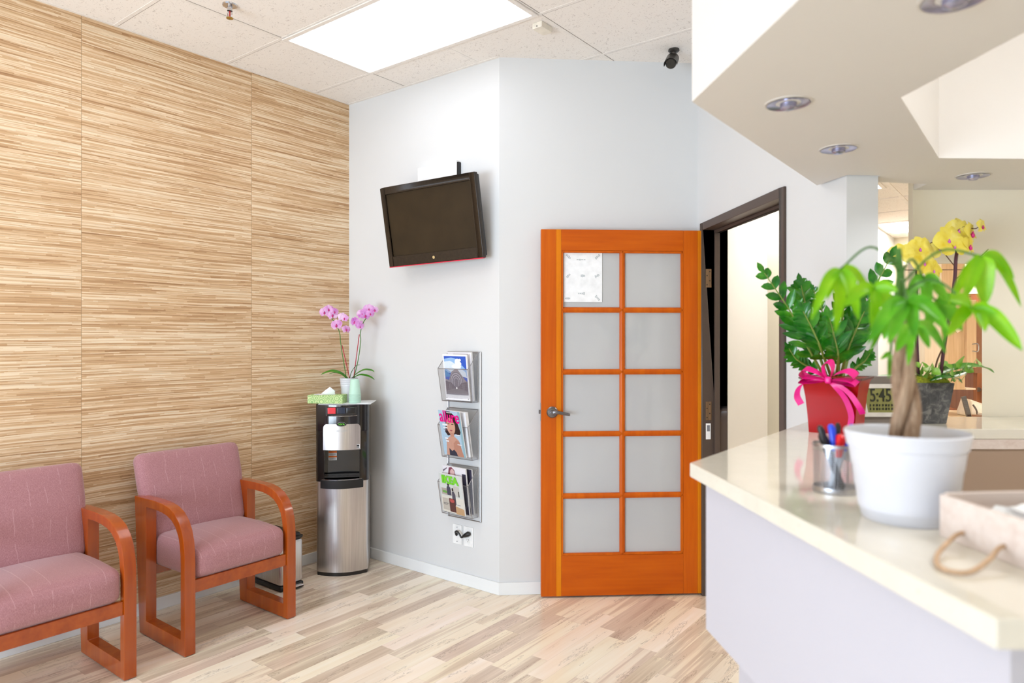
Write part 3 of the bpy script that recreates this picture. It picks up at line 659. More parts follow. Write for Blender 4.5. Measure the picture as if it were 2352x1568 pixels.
# ------------------------------------------------------------------ pedal bin
pb=thing('pedal_bin','small stainless steel pedal bin with black lid behind the armchair','waste bin',(-3.60,2.405,0))
MB().rbox((0,0,.155),(.275,.155,.255),.02,n=2).build('bucket','steel',pb)
MB().rbox((0,0,.016),(.280,.160,.030),.012,n=2).build('base','black_matte',pb)
MB().rbox((-.004,0,.298),(.282,.162,.036),.015,n=2,fn=lambda q,p:Vector((q.x*(.9 if p[2]>0 else 1),q.y*(.9 if p[2]>0 else 1),q.z))).build('lid','black_matte',pb)
MB().box(.135,.172,-.055,.055,.016,.026).build('pedal','chrome',pb,bevel=.004)
MB().box(.130,.165,-.060,.060,.006,.016).build('pedal_guard','black_matte',pb,bevel=.003)

# ------------------------------------------------------------------ water cooler
CW=.315; CD=.27
wc=thing('water_cooler','black and stainless water cooler standing in the corner with an orchid on top','water cooler',W(-1.049,4.278),TH+R(9))
def cool_prof(hw,dep,bulge,r=.05,n=9):
    pts=[]
    for i in range(n+1):
        t=-1+2*i/n; pts.append((hw*t*.90,-bulge*(1-t*t)))
    # rounded front corners
    L=[(-hw,r*.8),(-hw*.985,r*.30),(-hw*.955,r*.06)]; Rr=[(hw*.955,r*.06),(hw*.985,r*.30),(hw,r*.8)]
    return L+pts+Rr+[(hw,dep),(-hw,dep)]
def CP(pr,z): return [(p[0],p[1],z) for p in pr]
pr=cool_prof(CW/2,CD,.045)
MB().loft([CP(cool_prof(CW/2-.004,CD,.043),0.0),CP(cool_prof(CW/2-.002,CD,.043),.022)]).build('base','black_plastic',wc)
MB().loft([CP(pr,.022),CP(pr,.592)]).build('lower_panel','steel',wc,ang=50)
# upper black shell with recess: side cheeks, top hood, back
pu=cool_prof(CW/2+.004,CD,.050)
MB().loft([CP(pu,.905-.02),CP(pu,1.046)]).build('control_head','black_gloss',wc,ang=50)
# cheeks
for sg in (-1,1):
    hw=CW/2+.004
    c=[(hw,CD),(hw,.040),(hw*.985,.015),(hw*.955,.003),(hw*.90,-.003),(.105,-.024),(.105,.10),(.105,CD)]
    c=[(p[0]*sg,p[1]) for p in c]; MB().prism(c,.575,.885).build('side_cheek','black_gloss',wc,bevel=.003)
MB().box(-.105,.105,.085,CD,.575,.885).build('alcove_back','black_gloss',wc,smooth=False)
MB().box(-.13,.13,.02,.09,.835,.885).build('alcove_roof','black_matte',wc,smooth=False)
# raised steel fascia
n=12; fz0,fz1=.772,.930; fasc=[]
def fas(hw,z,off=.004): return [(hw*(-1+2*i/n), -.050*(1-((hw*(-1+2*i/n))/(CW/2))**2)-off, z) for i in range(n+1)]
rows=[(.112,fz0),(.112,.90),(.110,.915),(.103,.925),(.092,fz1)]
fm=MB(); fm.loft([fas(a_,b_,.004) for a_,b_ in rows],cap=False,closed=False); fm.loft([fas(a_,b_,.000) for a_,b_ in rows],cap=False,closed=False)
fm.loft([fas(.112,fz0,.004),fas(.112,fz0,-.03)],cap=False,closed=False); fm.build('fascia','steel',wc,ang=50)
# drip tray
dt=MB(); pt_=[(-.128,.02)]+[(.128*(-1+2*i/12),-.062*(1-(.8*(-1+2*i/12))**2)-.006) for i in range(13)]+[(.128,.02)]
dt.prism(pt_,.538,.588).build('drip_tray','black_matte',wc,bevel=.002)
gt=MB(); pt2=[(p[0]*.94,p[1]*.9+.004) for p in pt_]; gt.prism(pt2,.588,.592).build('drip_grille','chrome',wc)
MB().box(-.105,.105,.02,.09,.575,.590).build('alcove_floor','black_gloss',wc,smooth=False)
for x in (-.045,.045): MB().cyl((x,.03,.84),(x,.03,.80),.011).build('spout','black_plastic',wc)
pn=MB().box(-.092,.092,-.058,-.040,.985,1.035).build('button_panel','black_plastic',wc,bevel=.004)
for x,m in ((-.058,'button_red'),(0.0,'button_dark'),(.055,'black_gloss')): MB().box(x-.024,x+.024,-.064,-.056,.996,1.034).build('button',m,pn,bevel=.003)
MB().tube([(-.092,-.040,.983),(-.06,-.052,.981),(0,-.058,.980),(.06,-.052,.981),(.092,-.040,.983)],.0022).build('button_trim','chrome',wc)
bd=MB().lathe([(0,0),(.028,0),(.030,.002),(.030,.0)],n=28,mx=Tm(0,-.053,.930)@Rm(PI/2,'X')@Matrix.Diagonal((1,.5,1,1))).build('badge','chrome',wc)
MB().lathe([(0,.0025),(.0265,.0025),(.0265,.0)],n=28,mx=Tm(0,-.053,.930)@Rm(PI/2,'X')@Matrix.Diagonal((1,.46,1,1))).build('badge_face','lens_dark',bd)
text('badge_lettering','VIVA',.018,'badge_lime',bd,Tm(0,-.0562,.930)@Rm(PI/2,'X'),sx=1.0)
text('embossed_lettering','SELF CLEAN',.013,'paper_grey',wc,Tm(0,-.0548,.890)@Rm(PI/2,'X'),sx=1.0)
es=MB().box(.082,.108,-.037,-.034,.780,.804,mx=Tm(0,-.0,0)).build('energy_label','sticker_white',wc,smooth=False)
MB().box(.085,.105,-.0375,-.036,.789,.801).box(.085,.105,-.0375,-.036,.782,.786).build('label_print','black_matte',es,smooth=False)
ws=MB().box(-.090,-.040,.0795,.0805,.690,.748).build('warning_label','sticker_white',wc,smooth=False)
ws.location=(0,-.0,0)
MB().box(-.090,-.040,.0785,.0797,.736,.748).box(-.090,-.040,.0785,.0797,.708,.717).build('label_band','sticker_orange',ws,smooth=False)
q=MB()
for zz in (.729,.724,.703,.699,.695): q.box(-.086,-.046,.0785,.0797,zz,zz+.0018)
q.build('label_lines','sticker_grey',ws,smooth=False)
CZ=1.047
mt=thing('paper_mat','white paper towel mat lying on top of the water cooler','paper towel',W(-1.04,4.40,CZ),TH+R(3))
MB().box(-.162,.158,-.125,.130,0,.0035).build('sheet','paper_white',mt,bevel=.001)
MB().box(.03,.125,-.12,-.02,.0035,.006,mx=Rm(R(8),'Z')).build('folded_sheet','paper_white',mt,bevel=.001)
TZ=CZ+.0037
# tissue box
tb=thing('tissue_box','green patterned tissue box with a white tissue, on top of the water cooler','tissue box',W(-1.157,4.345,TZ),TH+R(-2))
MB().box(-.110,.110,-.055,.055,0,.052).build('carton','tissue_box_green',tb,bevel=.002)
ts=MB()
ts.loft([[(-.05,.0,.051),(-.01,-.012,.051),(.05,0,.051),(.0,.012,.051)],[(-.035,-.005,.062),(.0,-.018,.066),(.045,0,.064),(.0,.02,.066)],[(-.005,-.01,.085),(.02,-.02,.088),(.05,-.01,.076),(.01,.01,.086)],[(.015,-.004,.100),(.022,-.012,.098),(.064,-.02,.066),(.018,.002,.096)]],cap=True)
ts.blade([(-.02,-.02,.054),(-.045,-.03,.060),(-.075,-.032,.056)],[.02,.02,.012],(0,1,0)).build('tissue','paper_white',tb,ang=50)
# orchid
def flower(mb,c,nrm,size,mp,roll=0,sepals=True):
    nrm=Vector(nrm).normalized(); x=nrm.cross(Vector((0,0,1))).normalized(); y=x.cross(nrm)
    for k_,(a_,L_,w_) in enumerate(((90,1.0,.40),(162+0,1.05,.62),(18,1.05,.62),(222,.95,.34),(318,.95,.34))):
        a_=R(a_)+roll; dr=x*math.cos(a_)+y*math.sin(a_); sd=nrm.cross(dr)
        pts=[Vector(c)+dr*size*L_*t+nrm*size*(.18*math.sin(t*PI)*1.0-.1*t) for t in (0,.2,.45,.7,.9,1.0)]
        mb.blade(pts,[size*w_*q for q in (.12,.55,1.0,.95,.5,.08)],sd,mp,fold=.12)
def lip(mb,c,nrm,size,m):
    nrm=Vector(nrm).normalized(); c=Vector(c)
    mb.rbox(c+nrm*size*.2-Vector((0,0,size*.22)),(size*.34,size*.34,size*.42),size*.15,m,n=1)
    mb.rbox(c+nrm*size*.22+Vector((0,0,size*.06)),(size*.16,size*.16,size*.16),size*.07,m,n=1)
def L3p(l,d,z,o): # into the local frame of an orchid at o (l,d,z) with rotz TH
    return Vector((l-o[0],d-o[1],z-o[2]))
oo=(-1.045,4.435,TZ)
oc=thing('orchid','pink orchid with two flower stems in a white ribbed pot, on the water cooler','potted orchid',W(*oo),TH)
MB().lathe([(0,0),(.046,0),(.048,.02),(.052,.10)]+[(.0535,.105),(.052,.110),(.0545,.116),(.053,.121),(.0555,.127),(.054,.132),(.0565,.138),(.0575,.150),(.054,.151),(.052,.130),(0,.128)],n=40).build('pot','ceramic_white',oc)
MB().lathe([(0,.134),(.03,.136),(.052,.131)],n=24).build('soil','soil',oc)
def olf(pts,w): MB_=MB(); MB_.blade(bez(pts,5),[w*math.sin(PI*min(1,.08+.92*i/(5*(len(pts)-1))))**.6 if i<5*(len(pts)-1) else .001 for i in range(5*(len(pts)-1)+1)],(0,1,.25),fold=.3); MB_.build('leaf','leaf_orchid',oc)
Z0=.150
olf([(.0,.0,.14),(-.04,-.01,.185),(-.10,-.02,.205),(-.155,-.02,.188),(-.175,-.02,.172)],.024)
olf([(.0,.01,.14),(-.03,.0,.175),(-.08,.01,.190),(-.13,.01,.178)],.016)
olf([(.005,0,.14),(.02,0,.19),(.045,.0,.225),(.075,.0,.236)],.012)
olf([(.01,.01,.14),(.05,.0,.175),(.10,-.01,.200),(.145,-.01,.198),(.165,-.01,.188)],.018)
olf([(.02,-.0,.145),(.07,-.02,.168),(.11,-.03,.166),(.145,-.03,.155),(.17,-.03,.140)],.018)
sA=[(-.015,0,.14),(-.035,0,.26),(-.052,0,.37),(-.060,0,.44),(-.085,0,.50),(-.13,0,.55),(-.155,0,.575)]
sB=[(.03,0,.14),(.060,0,.27),(.075,0,.38),(.074,0,.44),(.09,0,.50),(.13,0,.56),(.165,0,.60)]
for s_ in (sA,sB): MB().tube(bez(s_,5),.0030,n=6).build('flower_stem','stem_green',oc)
MB().tube([(.006,.004,.14),(-.045,.004,.36)],.003,n=6).build('stake','stem_red',oc); MB().tube([(.028,.004,.14),(.066,.004,.43)],.003,n=6).build('stake','stem_red',oc)
nr=Vector((.1,-1,.05))
for (l,z,sz,nx,mn) in ((-1.198,1.622,.034,.0,0),(-1.172,1.640,.030,.3,0),(-1.148,1.604,.034,.2,0),(-1.135,1.625,.026,.5,0),(-1.085,1.590,.030,.3,0),(-1.067,1.583,.026,-.2,0),(-1.118,1.540,.037,-.05,0),(-1.061,1.512,.028,.7,0),
     (-1.005,1.560,.034,-.4,0),(-.975,1.543,.030,.5,0),(-.958,1.609,.036,.1,0),(-.915,1.640,.036,.2,0),(-.938,1.600,.030,.3,0),(-.905,1.612,.026,.3,0),(-.876,1.635,.026,.5,0),(-.968,1.530,.022,.2,0)):
    c=Vector((l-oo[0],-.012+random.uniform(-.012,.012),z-TZ)); nn=Vector((nx,-1,.05+random.uniform(-.1,.1)))
    fb=MB(); flower(fb,c,nn,sz,None,roll=random.uniform(-.2,.2)); f_=fb.build('flower','petal_pink',oc,ang=80)
    lb=MB(); lip(lb,c,nn,sz,None); lb.build('flower_lip','lip_magenta',f_)
# paper cups
cu0=W(-.982,4.325,TZ)
cps=None
names=['lowest','second from the bottom','third from the bottom','fourth from the bottom','middle','third from the top','second from the top','topmost']
for i in range(8):
    z=i*.0078
    lab='pale green paper cup, %s in the upturned stack beside the orchid pot'%names[i]
    if cps is None:
        cps=MB().lathe([(.0375,0),(.0385,.002),(.0365,.004),(.0265,.093),(.0255,.095),(.024,.093),(.0,.092)],n=32).build('paper_cup','cup_green',loc=cu0+Vector((0,0,z)))
        tag(cps,lab,'cup','upturned paper cups on the water cooler')
    else:
        c=dup(cps,lab,loc=cu0+Vector((0,0,z)))

# ------------------------------------------------------------------ magazine rack on the wall
RX=-2.846; RW=.262
rk=thing('magazine_rack','silver wire-mesh magazine rack with three pockets on the white wall','magazine rack',(RX,BY,0))
fm=MB()
for x in (.003,RW-.004): fm.tube([(x,-.008,.392),(x,-.008,1.374)],.0042,n=8)
fm.tube([(0,-.008,.392),(RW,-.008,.392)],.003,n=6).tube([(0,-.008,1.374),(RW,-.008,1.374)],.003,n=6)
fm.build('rail','rack_wire',rk)
def wire(mb,pts,r=.0022): mb.tube(pts,r,'nickel',n=6)
for zt in (1.372,1.041,.706):
    zb=zt-.287; zf=zt-.095; x0,x1=.004,RW-.022; pf,pb2=.098,.060
    ms=MB()
    ms.add([(x0,-.010,zb),(x1,-.010,zb),(x1,-.010,zt),(x0,-.010,zt)],[(0,1,2,3)])
    ms.add([(x0,-pb2,zb),(x1,-pb2,zb),(x1,-pf,zf),(x0,-pf,zf)],[(0,1,2,3)])
    ms.add([(x0,-.010,zb),(x0,-pb2,zb),(x0,-pf,zf),(x0,-.010,zt)],[(0,1,2,3)])
    ms.add([(x1,-.010,zb),(x1,-pb2,zb),(x1,-pf,zf),(x1,-.010,zt)],[(0,1,2,3)])
    ms.add([(x0,-.010,zb),(x0,-pb2,zb),(x1,-pb2,zb),(x1,-.010,zb)],[(0,1,2,3)])
    pk=ms.build('pocket','mesh_rack',rk,smooth=False)
    w_=MB(); a_=[(x0,-.010,zt),(x1,-.010,zt)]
    for p in ([(x0,-.010,zt),(x1,-.010,zt)],[(x0,-pf,zf),(x1,-pf,zf)],[(x0,-.010,zt),(x0,-pf,zf)],[(x1,-.010,zt),(x1,-pf,zf)],[(x0,-pf,zf),(x0,-pb2,zb)],[(x1,-pf,zf),(x1,-pb2,zb)],[(x0,-pb2,zb),(x1,-pb2,zb)],[(x0,-.01,zb),(x0,-pb2,zb)],[(x1,-.01,zb),(x1,-pb2,zb)],[(x1,-.01,zt),(x1,-.01,zb)],[(x0,-.01,zt),(x0,-.01,zb)]): w_.tube(p,.0020,n=6)
    w_.build('rim_wire','rack_wire',pk)
# printed covers drawn as thin layers
class Canvas:
    def __init__(s,w,h): s.mb=MB(); s.w=w; s.h=h; s.k=0
    def poly(s,pts,c):
        s.k+=1; y=-.0004-.0001*s.k
        s.mb.add([(max(0,min(1,p[0]))*s.w,y,max(0,min(1,p[1]))*s.h) for p in pts],[tuple(range(len(pts)))],cmat(*c))
    def rect(s,a,b,c,d,col): s.poly([(a,c),(b,c),(b,d),(a,d)],col)
    def ell(s,x,y,a,b,col,n=20,a0=0,a1=2*PI): s.poly([(x+a*math.cos(a0+(a1-a0)*i/n),y+b*math.sin(a0+(a1-a0)*i/n)) for i in range(n+(1 if a1-a0<6 else 0))],col)
def magazine(label,loc,rot,w,h,th,draw,cat='magazine'):
    t=thing('magazine',label,cat,loc,rot=rot)
    MB().box(0,w,0,th,0,h).build('pages','paper_white',t,bevel=.0008)
    c=Canvas(w,h); draw(c,t); c.mb.build('cover',None,t,smooth=False); return t
def d1(c,t):
    c.rect(0,1,0,1,(246,246,250)); c.rect(.05,.95,.12,.96,(48,92,196)); 
    c.poly([(.05,.62),(.05,.90),(.35,.93),(.62,.90),(.75,.78),(.95,.66),(.95,.55),(.6,.55)],(150,188,232)); c.poly([(.05,.70),(.05,.84),(.3,.86),(.5,.80),(.9,.62),(.95,.5),(.5,.55)],(222,234,246))
    for x,y,a,b in ((.60,.86,.10,.05),(.64,.80,.12,.05),(.56,.83,.07,.05),(.70,.88,.05,.03),(.55,.74,.2,.05)): c.ell(x,y,a,b,(244,248,252))
    c.poly([(.05,.5),(.05,.66),(.2,.6),(.3,.52)],(70,140,200)); c.poly([(.2,.44),(.32,.62),(.48,.68),(.58,.68),(.85,.46),(.95,.40),(.95,.12),(.05,.12),(.05,.46)],(156,150,158))
    for i,(s_,g) in enumerate(((1,120),(.9,176),(.76,116),(.66,180),(.52,112),(.42,168),(.30,128))): c.poly([(.5-.26*s_,.28),(.5-.26*s_,.42)]+[(.5+.26*s_*math.cos(a),.42+.20*s_*math.sin(a)) for a in [PI-PI*k/12 for k in range(13)]]+[(.5+.26*s_,.28)],(g,g-3,g+10))
    c.poly([(.05,.42),(.3,.38),(.48,.27),(.48,.12),(.05,.12)],(112,105,118)); c.poly([(.95,.42),(.7,.38),(.52,.27),(.52,.12),(.95,.12)],(112,105,118)); c.poly([(.05,.12),(.05,.2),(.4,.26),(.6,.26),(.95,.2),(.95,.12)],(134,128,138))
    for x in (.2,.26,.75,.8): c.rect(x,x+.015,.24,.36,(150,148,156))
    c.ell(.5,.27,.03,.022,(252,252,252)); c.ell(.05,.05,.012,.01,(40,40,40)); c.ell(.94,.04,.012,.01,(120,120,120)); c.rect(.35,.68,.045,.055,(216,216,220))
magazine('print with blue sky over a grey arched tunnel, in the top pocket of the rack',(RX+.038,BY-.062,1.094),(R(7),0,R(0)),.19,.270,.008,d1)
bk=magazine('white magazine tucked behind the arched tunnel print in the top pocket',(RX+.050,BY-.040,1.094),(R(5),0,0),.185,.281,.012,lambda c,t:(c.rect(0,1,0,1,(240,238,240)),c.rect(.25,.85,.955,.965,(120,70,76))))
def d2(c,t):
    c.rect(0,1,0,1,(176,206,224)); c.rect(.9,1,0,1,(150,184,196))
    c.poly([(.30,.98),(.55,.99),(.75,.90),(.86,.70),(.92,.55),(.85,.46),(.70,.50),(.45,.46),(.30,.44),(.20,.52),(.28,.70)],(54,38,38))
    c.ell(.50,.66,.20,.19,(214,166,140)); c.rect(.42,.60,.38,.52,(196,146,124)); c.poly([(.12,.0),(.22,.36),(.40,.43),(.62,.43),(.78,.36),(.92,.0)],(206,156,136))
    c.poly([(.48,.0),(.52,.28),(.66,.36),(.80,.33),(.92,.0)],(190,136,116)); c.poly([(.26,.0),(.28,.16),(.40,.10),(.50,.14),(.60,.08),(.64,0)],(58,56,72))
    c.rect(.36,.46,.70,.715,(70,48,40)); c.rect(.54,.65,.70,.715,(70,48,40)); c.ell(.50,.565,.06,.016,(170,90,96)); c.rect(.12,.36,.66,.70,(240,240,244)); c.rect(.14,.34,.60,.63,(236,236,240)); c.rect(.15,.33,.56,.57,(150,110,130))
    c.rect(.16,.30,.36,.39,(242,242,246)); c.rect(.18,.32,.30,.33,(242,242,246)); c.rect(.66,.88,.47,.49,(236,236,240)); c.rect(.70,.90,.26,.275,(240,240,244)); c.rect(.40,.62,.955,.97,(240,240,240))
m2=magazine('magazine with pink allure lettering over a dark haired woman, in the middle pocket',(RX+.030,BY-.066,.772),(R(11),0,R(-8)),.195,.270,.006,d2)
text('cover_lettering','allure',.100,flat('print_magenta',248,0,140,rough=.4),m2,Tm(.097,-.0036,.232)@Rm(PI/2,'X'),sx=.80,bold=.001)
magazine('thick white-edged magazine behind the pink lettered one in the middle pocket',(RX+.062,BY-.052,.772),(R(9),0,R(-6)),.175,.262,.020,lambda c,t:c.rect(0,1,0,1,(236,236,240)))
def d3(c,t):
    c.rect(0,1,0,1,(226,220,210)); c.rect(0,1,.42,1,(214,216,214)); c.rect(.05,.5,.45,.62,(180,170,160)); c.rect(.6,.85,.45,.72,(200,196,190)); c.rect(.8,.84,.46,.60,(60,56,54))
    c.ell(.38,.74,.05,.05,(60,50,46)); c.poly([(.30,.46),(.30,.66),(.38,.72),(.47,.66),(.48,.46)],(78,78,92)); c.ell(.56,.62,.04,.045,(70,56,50)); c.poly([(.50,.30),(.52,.56),(.60,.58),(.66,.50),(.66,.24),(.60,.20)],(90,86,96))
    c.rect(.05,.35,.05,.36,(196,190,176)); c.rect(.35,.62,.03,.38,(96,62,56)); c.ell(.48,.32,.1,.05,(190,90,84)); c.poly([(.62,0),(.62,.20),(.98,.16),(.98,0)],(196,160,120)); c.rect(.08,.3,.22,.235,(90,90,90)); c.rect(.08,.28,.19,.2,(90,90,90)); c.rect(.7,.85,.24,.25,(110,110,150))
    c.rect(.10,.30,.50,.56,(120,170,90))
m3=magazine('catalogue with big green capital letters on its cover, at the front of the bottom pocket',(RX+.024,BY-.072,.438),(R(9),0,R(-7)),.198,.232,.006,d3)
text('cover_lettering','IKEA',.062,flat('print_green',124,214,56,rough=.4),m3,Tm(.097,-.0036,.197)@Rm(PI/2,'X'),sx=1.12,bold=.0035)
def d4(c,t):
    c.rect(0,1,0,1,(236,232,238)); c.poly([(.22,.80),(.28,.97),(.40,.99),(.52,.93),(.56,.80)],(128,66,86)); c.ell(.42,.86,.10,.09,(226,184,180)); c.poly([(.0,.9),(.2,.97),(.2,.95),(.02,.86)],(120,110,120)); c.rect(.84,1,0,.88,(52,50,70))
magazine('magazine with a pink haired face, standing behind the green lettered catalogue',(RX+.030,BY-.050,.438),(R(7),0,R(-5)),.195,.272,.010,d4)
magazine('dark-edged magazine, rearmost in the bottom pocket of the rack',(RX+.052,BY-.034,.438),(R(4),0,R(-3)),.185,.262,.008,lambda c,t:c.rect(0,1,0,1,(60,58,76)))

# wall plates and cord
def plate(name,x,z,label):
    t=thing(name,label,'wall plate',(x,BY,z)); MB().box(-.036,.036,-.006,0,-.058,.058).build('cover_plate','white_plastic',t,bevel=.0025); return t
p1=plate('cable_plate',-2.772,.290,'white wall plate with a cable coming out, below the magazine rack')
for z in (-.042,.042): MB().lathe([(0,0),(.003,0),(.003,.001),(0,.0015)],n=10,mx=Tm(0,-.006,z)@Rm(PI/2,'X')).build('screw','sticker_grey',p1)
MB().lathe([(0,0),(.009,0),(.009,.006),(0,.007)],n=14,mx=Tm(-.002,-.006,.0)@Rm(PI/2,'X')).build('cable_port','black_matte',p1)
p2=plate('power_outlet',-2.684,.290,'white power outlet with a black plug, below the magazine rack')
for z in (-.021,.021):
    s_=MB().lathe([(0,0),(.017,0),(.016,.003),(0,.003)],n=24,mx=Tm(0,-.006,z)@Rm(PI/2,'X')).build('socket','white_plastic',p2)
    if z<0: MB().box(-.008,-.006,-.0095,-.0088,z,z+.009).box(.006,.008,-.0095,-.0088,z,z+.009).box(-.002,.002,-.0095,-.0088,z-.009,z-.005).build('socket_slot','black_matte',s_,smooth=False)
cd=thing('plug_lead','short black lead looping from the wall plate to the outlet','lead',(-2.772,BY-.013,.290))
MB().tube(bez([(-.002,-.001,.003),(.004,-.012,.020),(.022,-.016,.026),(.040,-.016,.012),(.052,-.014,-.004),(.066,-.010,.002)],6),.0055,n=8).build('cable','black_matte',cd)
MB().tube([(.060,-.008,.0),(.078,-.008,.010),(.098,-.006,.021),(.110,-.004,.024)],[.007,.013,.015,.010],n=10).build('plug','black_matte',cd)

# ------------------------------------------------------------------ counter objects
# pen cup
pc=(.663,1.418)
pco=thing('pen_cup','silver mesh pen cup on the counter beside the white pot','pen cup',W(pc[0],pc[1],CT),TH)
MB().lathe([(.042,.010),(.043,.096)],n=48).build('mesh_wall','mesh_cup',pco)
MB().lathe([(0,0),(.0435,0),(.0445,.004),(.0435,.012),(.042,.012),(.041,.002),(0,.002)],n=40).build('base','rack_wire',pco)
MB().lathe([(.0415,.093),(.0445,.093),(.0445,.099),(.0415,.099),(.0415,.093)],n=40).build('rim','rack_wire',pco)
pens=[((.012,.01),(-.036,-.006),.135,'pen_black','black pen leaning to the far left in the mesh cup',.0052),((.010,-.012),(-.028,.004),.118,'pen_black','thick black pen in front at the left of the mesh cup',.0070),((.010,.0),(-.013,-.006),.138,'pen_blue','blue pen leaning left in the middle of the mesh cup',.0055),
 ((.0,.012),(.004,-.014),.118,'pen_red','red pen standing at the centre of the mesh cup',.0075),((-.008,-.01),(.010,.012),.139,'pen_black','slim black clicker pen behind the red pen',.0042),((-.006,.002),(.002,.016),.128,'pen_clear','clear barrelled pen behind the red pen in the mesh cup',.0042),((-.014,-.004),(.032,-.006),.138,'pen_blue','blue pen leaning right towards the white pot',.0055)]
for (b0,t0,L_,m,lab,r) in pens:
    r*=1.18; p0=Vector((b0[0],b0[1],.004)); p1_=Vector((t0[0],t0[1],L_)); 
    t=thing('pen',lab,'pen',W(pc[0],pc[1],CT),TH,group='pens in the mesh cup'); dv=(p1_-p0); 
    MB().tube([p0,p0+dv*.08,p0+dv*.62],[.0012,r*.8,r*.8],n=10).build('barrel','pen_clear' if m!='pen_black' else m,t)
    MB().tube([p0+dv*.60,p0+dv*.97,p1_],[r,r,r*.55],n=12).build('cap',m,t)
    MB().tube([p0+dv*.70+Vector((r,0,0)),p0+dv*.95+Vector((r*1.3,0,0))],.0012,n=6).build('clip',m,t)
# money tree
mo=(.686,1.205)
mtree=thing('money_tree','braided money tree with bright green leaves in a white pot at the counter front','potted plant',W(mo[0],mo[1],CT),TH)
MB().lathe([(0,0),(.068,0),(.071,.004),(.0735,.018),(.0755,.020),(.080,.055),(.0815,.057),(.085,.090),(.0865,.092),(.0905,.124),(.0935,.126),(.0985,.150),(.0970,.153),(.0945,.150),(.088,.120),(.0,.115)],n=56).build('pot','ceramic_white',mtree)
MB().lathe([(0,.125),(.05,.128),(.088,.122)],n=24).build('soil','soil',mtree)
tk=[]
for k_ in range(3):
    pts=[]; rr=[]
    for i in range(26):
        t=i/25; z=.11+t*.27; a=k_*2*PI/3+t*5.2; rad=.0145-.007*t; cx=-.002-.012*t+.006*math.sin(t*3)
        pts.append((cx+rad*math.cos(a),rad*math.sin(a),z)); rr.append(.0135-.0062*t)
    tk.append(MB().tube(pts,rr,n=10).build('trunk','trunk_bark',mtree))
MB().tube([(-.014,0,.37),(-.010,0,.42),(-.014,0,.47)],[.009,.007,.005],n=8).build('crown_stem','stem_green',mtree)
def px(x,y,d): return Vector(((x-1176)/1590*d-mo[0], d-mo[1], HC-(y-776)/1590*d-CT))
hubs=[ # hub px, depth, leaflets (end px, width mm, dark?)
 ((1930,618),1.17,[((1862,735),.011),((1918,762),.0165),((1972,735),.013),((1995,668),.012),((1898,690),.009)]),
 ((2008,662),1.13,[((1935,705),.012),((2000,755),.015),((2052,742),.013),((2062,668),.012)]),
 ((2122,640),1.22,[((2128,735),.013),((2180,700),.011),((2075,700),.012),((2160,650),.010)]),
 ((2254,588),1.16,[((2178,700),.012),((2212,690),.016),((2262,705),.019),((2345,705),.013),((2330,640),.012)]),
 ((2232,708),1.13,[((2175,772),.013),((2262,762),.015),((2348,805),.015),((2290,720),.010),((2180,690),.013)]),
 ((2082,690),1.10,[((1992,790),.013),((2040,790),.015),((2160,735),.015),((2180,762),.012),((2100,775),.013)]),
 ((2100,748),1.16,[((2058,808),.012),((2173,812),.015),((2135,800),.010),((2085,840),.008)]),
 ((2060,700),1.25,[((2000,700),.014),((2030,780),.014),((1995,812),.012),((2070,790),.014)]),
 ((2150,690),1.27,[((2210,760),.014),((2170,790),.013),((2120,780),.014),((2215,700),.012)]),
 ((2045,812),1.24,[((2040,868),.010),((2022,825),.006)])]
crown=Vector((-.014,0,.455))
for hi,((hx_,hy_),hd_,lfs) in enumerate(hubs):
    h_=px(hx_,hy_,hd_); st=Vector((-.012,0,.44-.012*hi)) if hi<7 else Vector((-.012,0,.36))
    mid=(st+h_)/2+Vector((0,0,.035)); MB().tube(bez([st,mid,h_],6),.0020,n=6).build('leaf_stalk','stem_green',mtree)
    lb=MB()
    for (e,w_) in lfs:
        ep=px(e[0],e[1],hd_+random.uniform(-.035,.03)); L_=(ep-h_).length; 
        up=Vector((0,0,1)); mid=h_*.55+ep*.45+up*L_*.16; mid2=h_*.22+ep*.78+up*L_*.08
        pts=bez([h_,h_*.8+ep*.2+up*L_*.1,mid,mid2,ep],4); n=len(pts)
        ww=[w_*max(.04,math.sin(PI*min(1,(i/(n-1))**.85*1.0)))**.8 for i in range(n)]; ww[-1]=.0005
        dr=(ep-h_); sd=Vector((-dr.z,random.uniform(-.5,.5)*L_,dr.x)); lb.blade(pts,[q_*.88 for q_ in ww],sd,fold=.4)
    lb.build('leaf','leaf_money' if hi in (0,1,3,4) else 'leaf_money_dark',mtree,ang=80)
# wooden crate with rope
ca=math.atan2(uAB[1],uAB[0])
cr0=(.679,1.10); crz=.066
ct_=thing('wooden_crate','small whitewashed wooden crate with rope handle at the near end of the counter','crate',W(cr0[0],cr0[1],CT),TH+ca+PI/2)
# local: x right (away from face), y back; origin far-left corner ; face lies on x=0 plane, from y=0 to y=-.30
cl=.30; cwid=.20; tk_=.008
MB().box(0,tk_,-cl,0,0,crz).build('handle_side','crate_wood',ct_,bevel=.0015)
MB().box(cwid-tk_,cwid,-cl,0,0,crz).build('side_panel','crate_wood',ct_,bevel=.0015)
MB().box(tk_,cwid-tk_,-tk_,0,0,crz+.003).build('end_panel','crate_wood',ct_,bevel=.0015)
MB().box(tk_,cwid-tk_,-cl,-cl+tk_,0,crz).build('end_panel','crate_wood',ct_,bevel=.0015)
MB().box(tk_,cwid-tk_,-cl+tk_,-tk_,.0,.006).build('bottom_panel','crate_wood',ct_,smooth=False)
rp=bez([(.012,-.049,.019),(-.012,-.055,.018),(-.045,-.075,.011),(-.085,-.108,.006),(-.112,-.145,.0042),(-.112,-.172,.0042),(-.090,-.178,.006),(-.045,-.155,.013),(-.010,-.132,.021),(.012,-.127,.0225)],6)
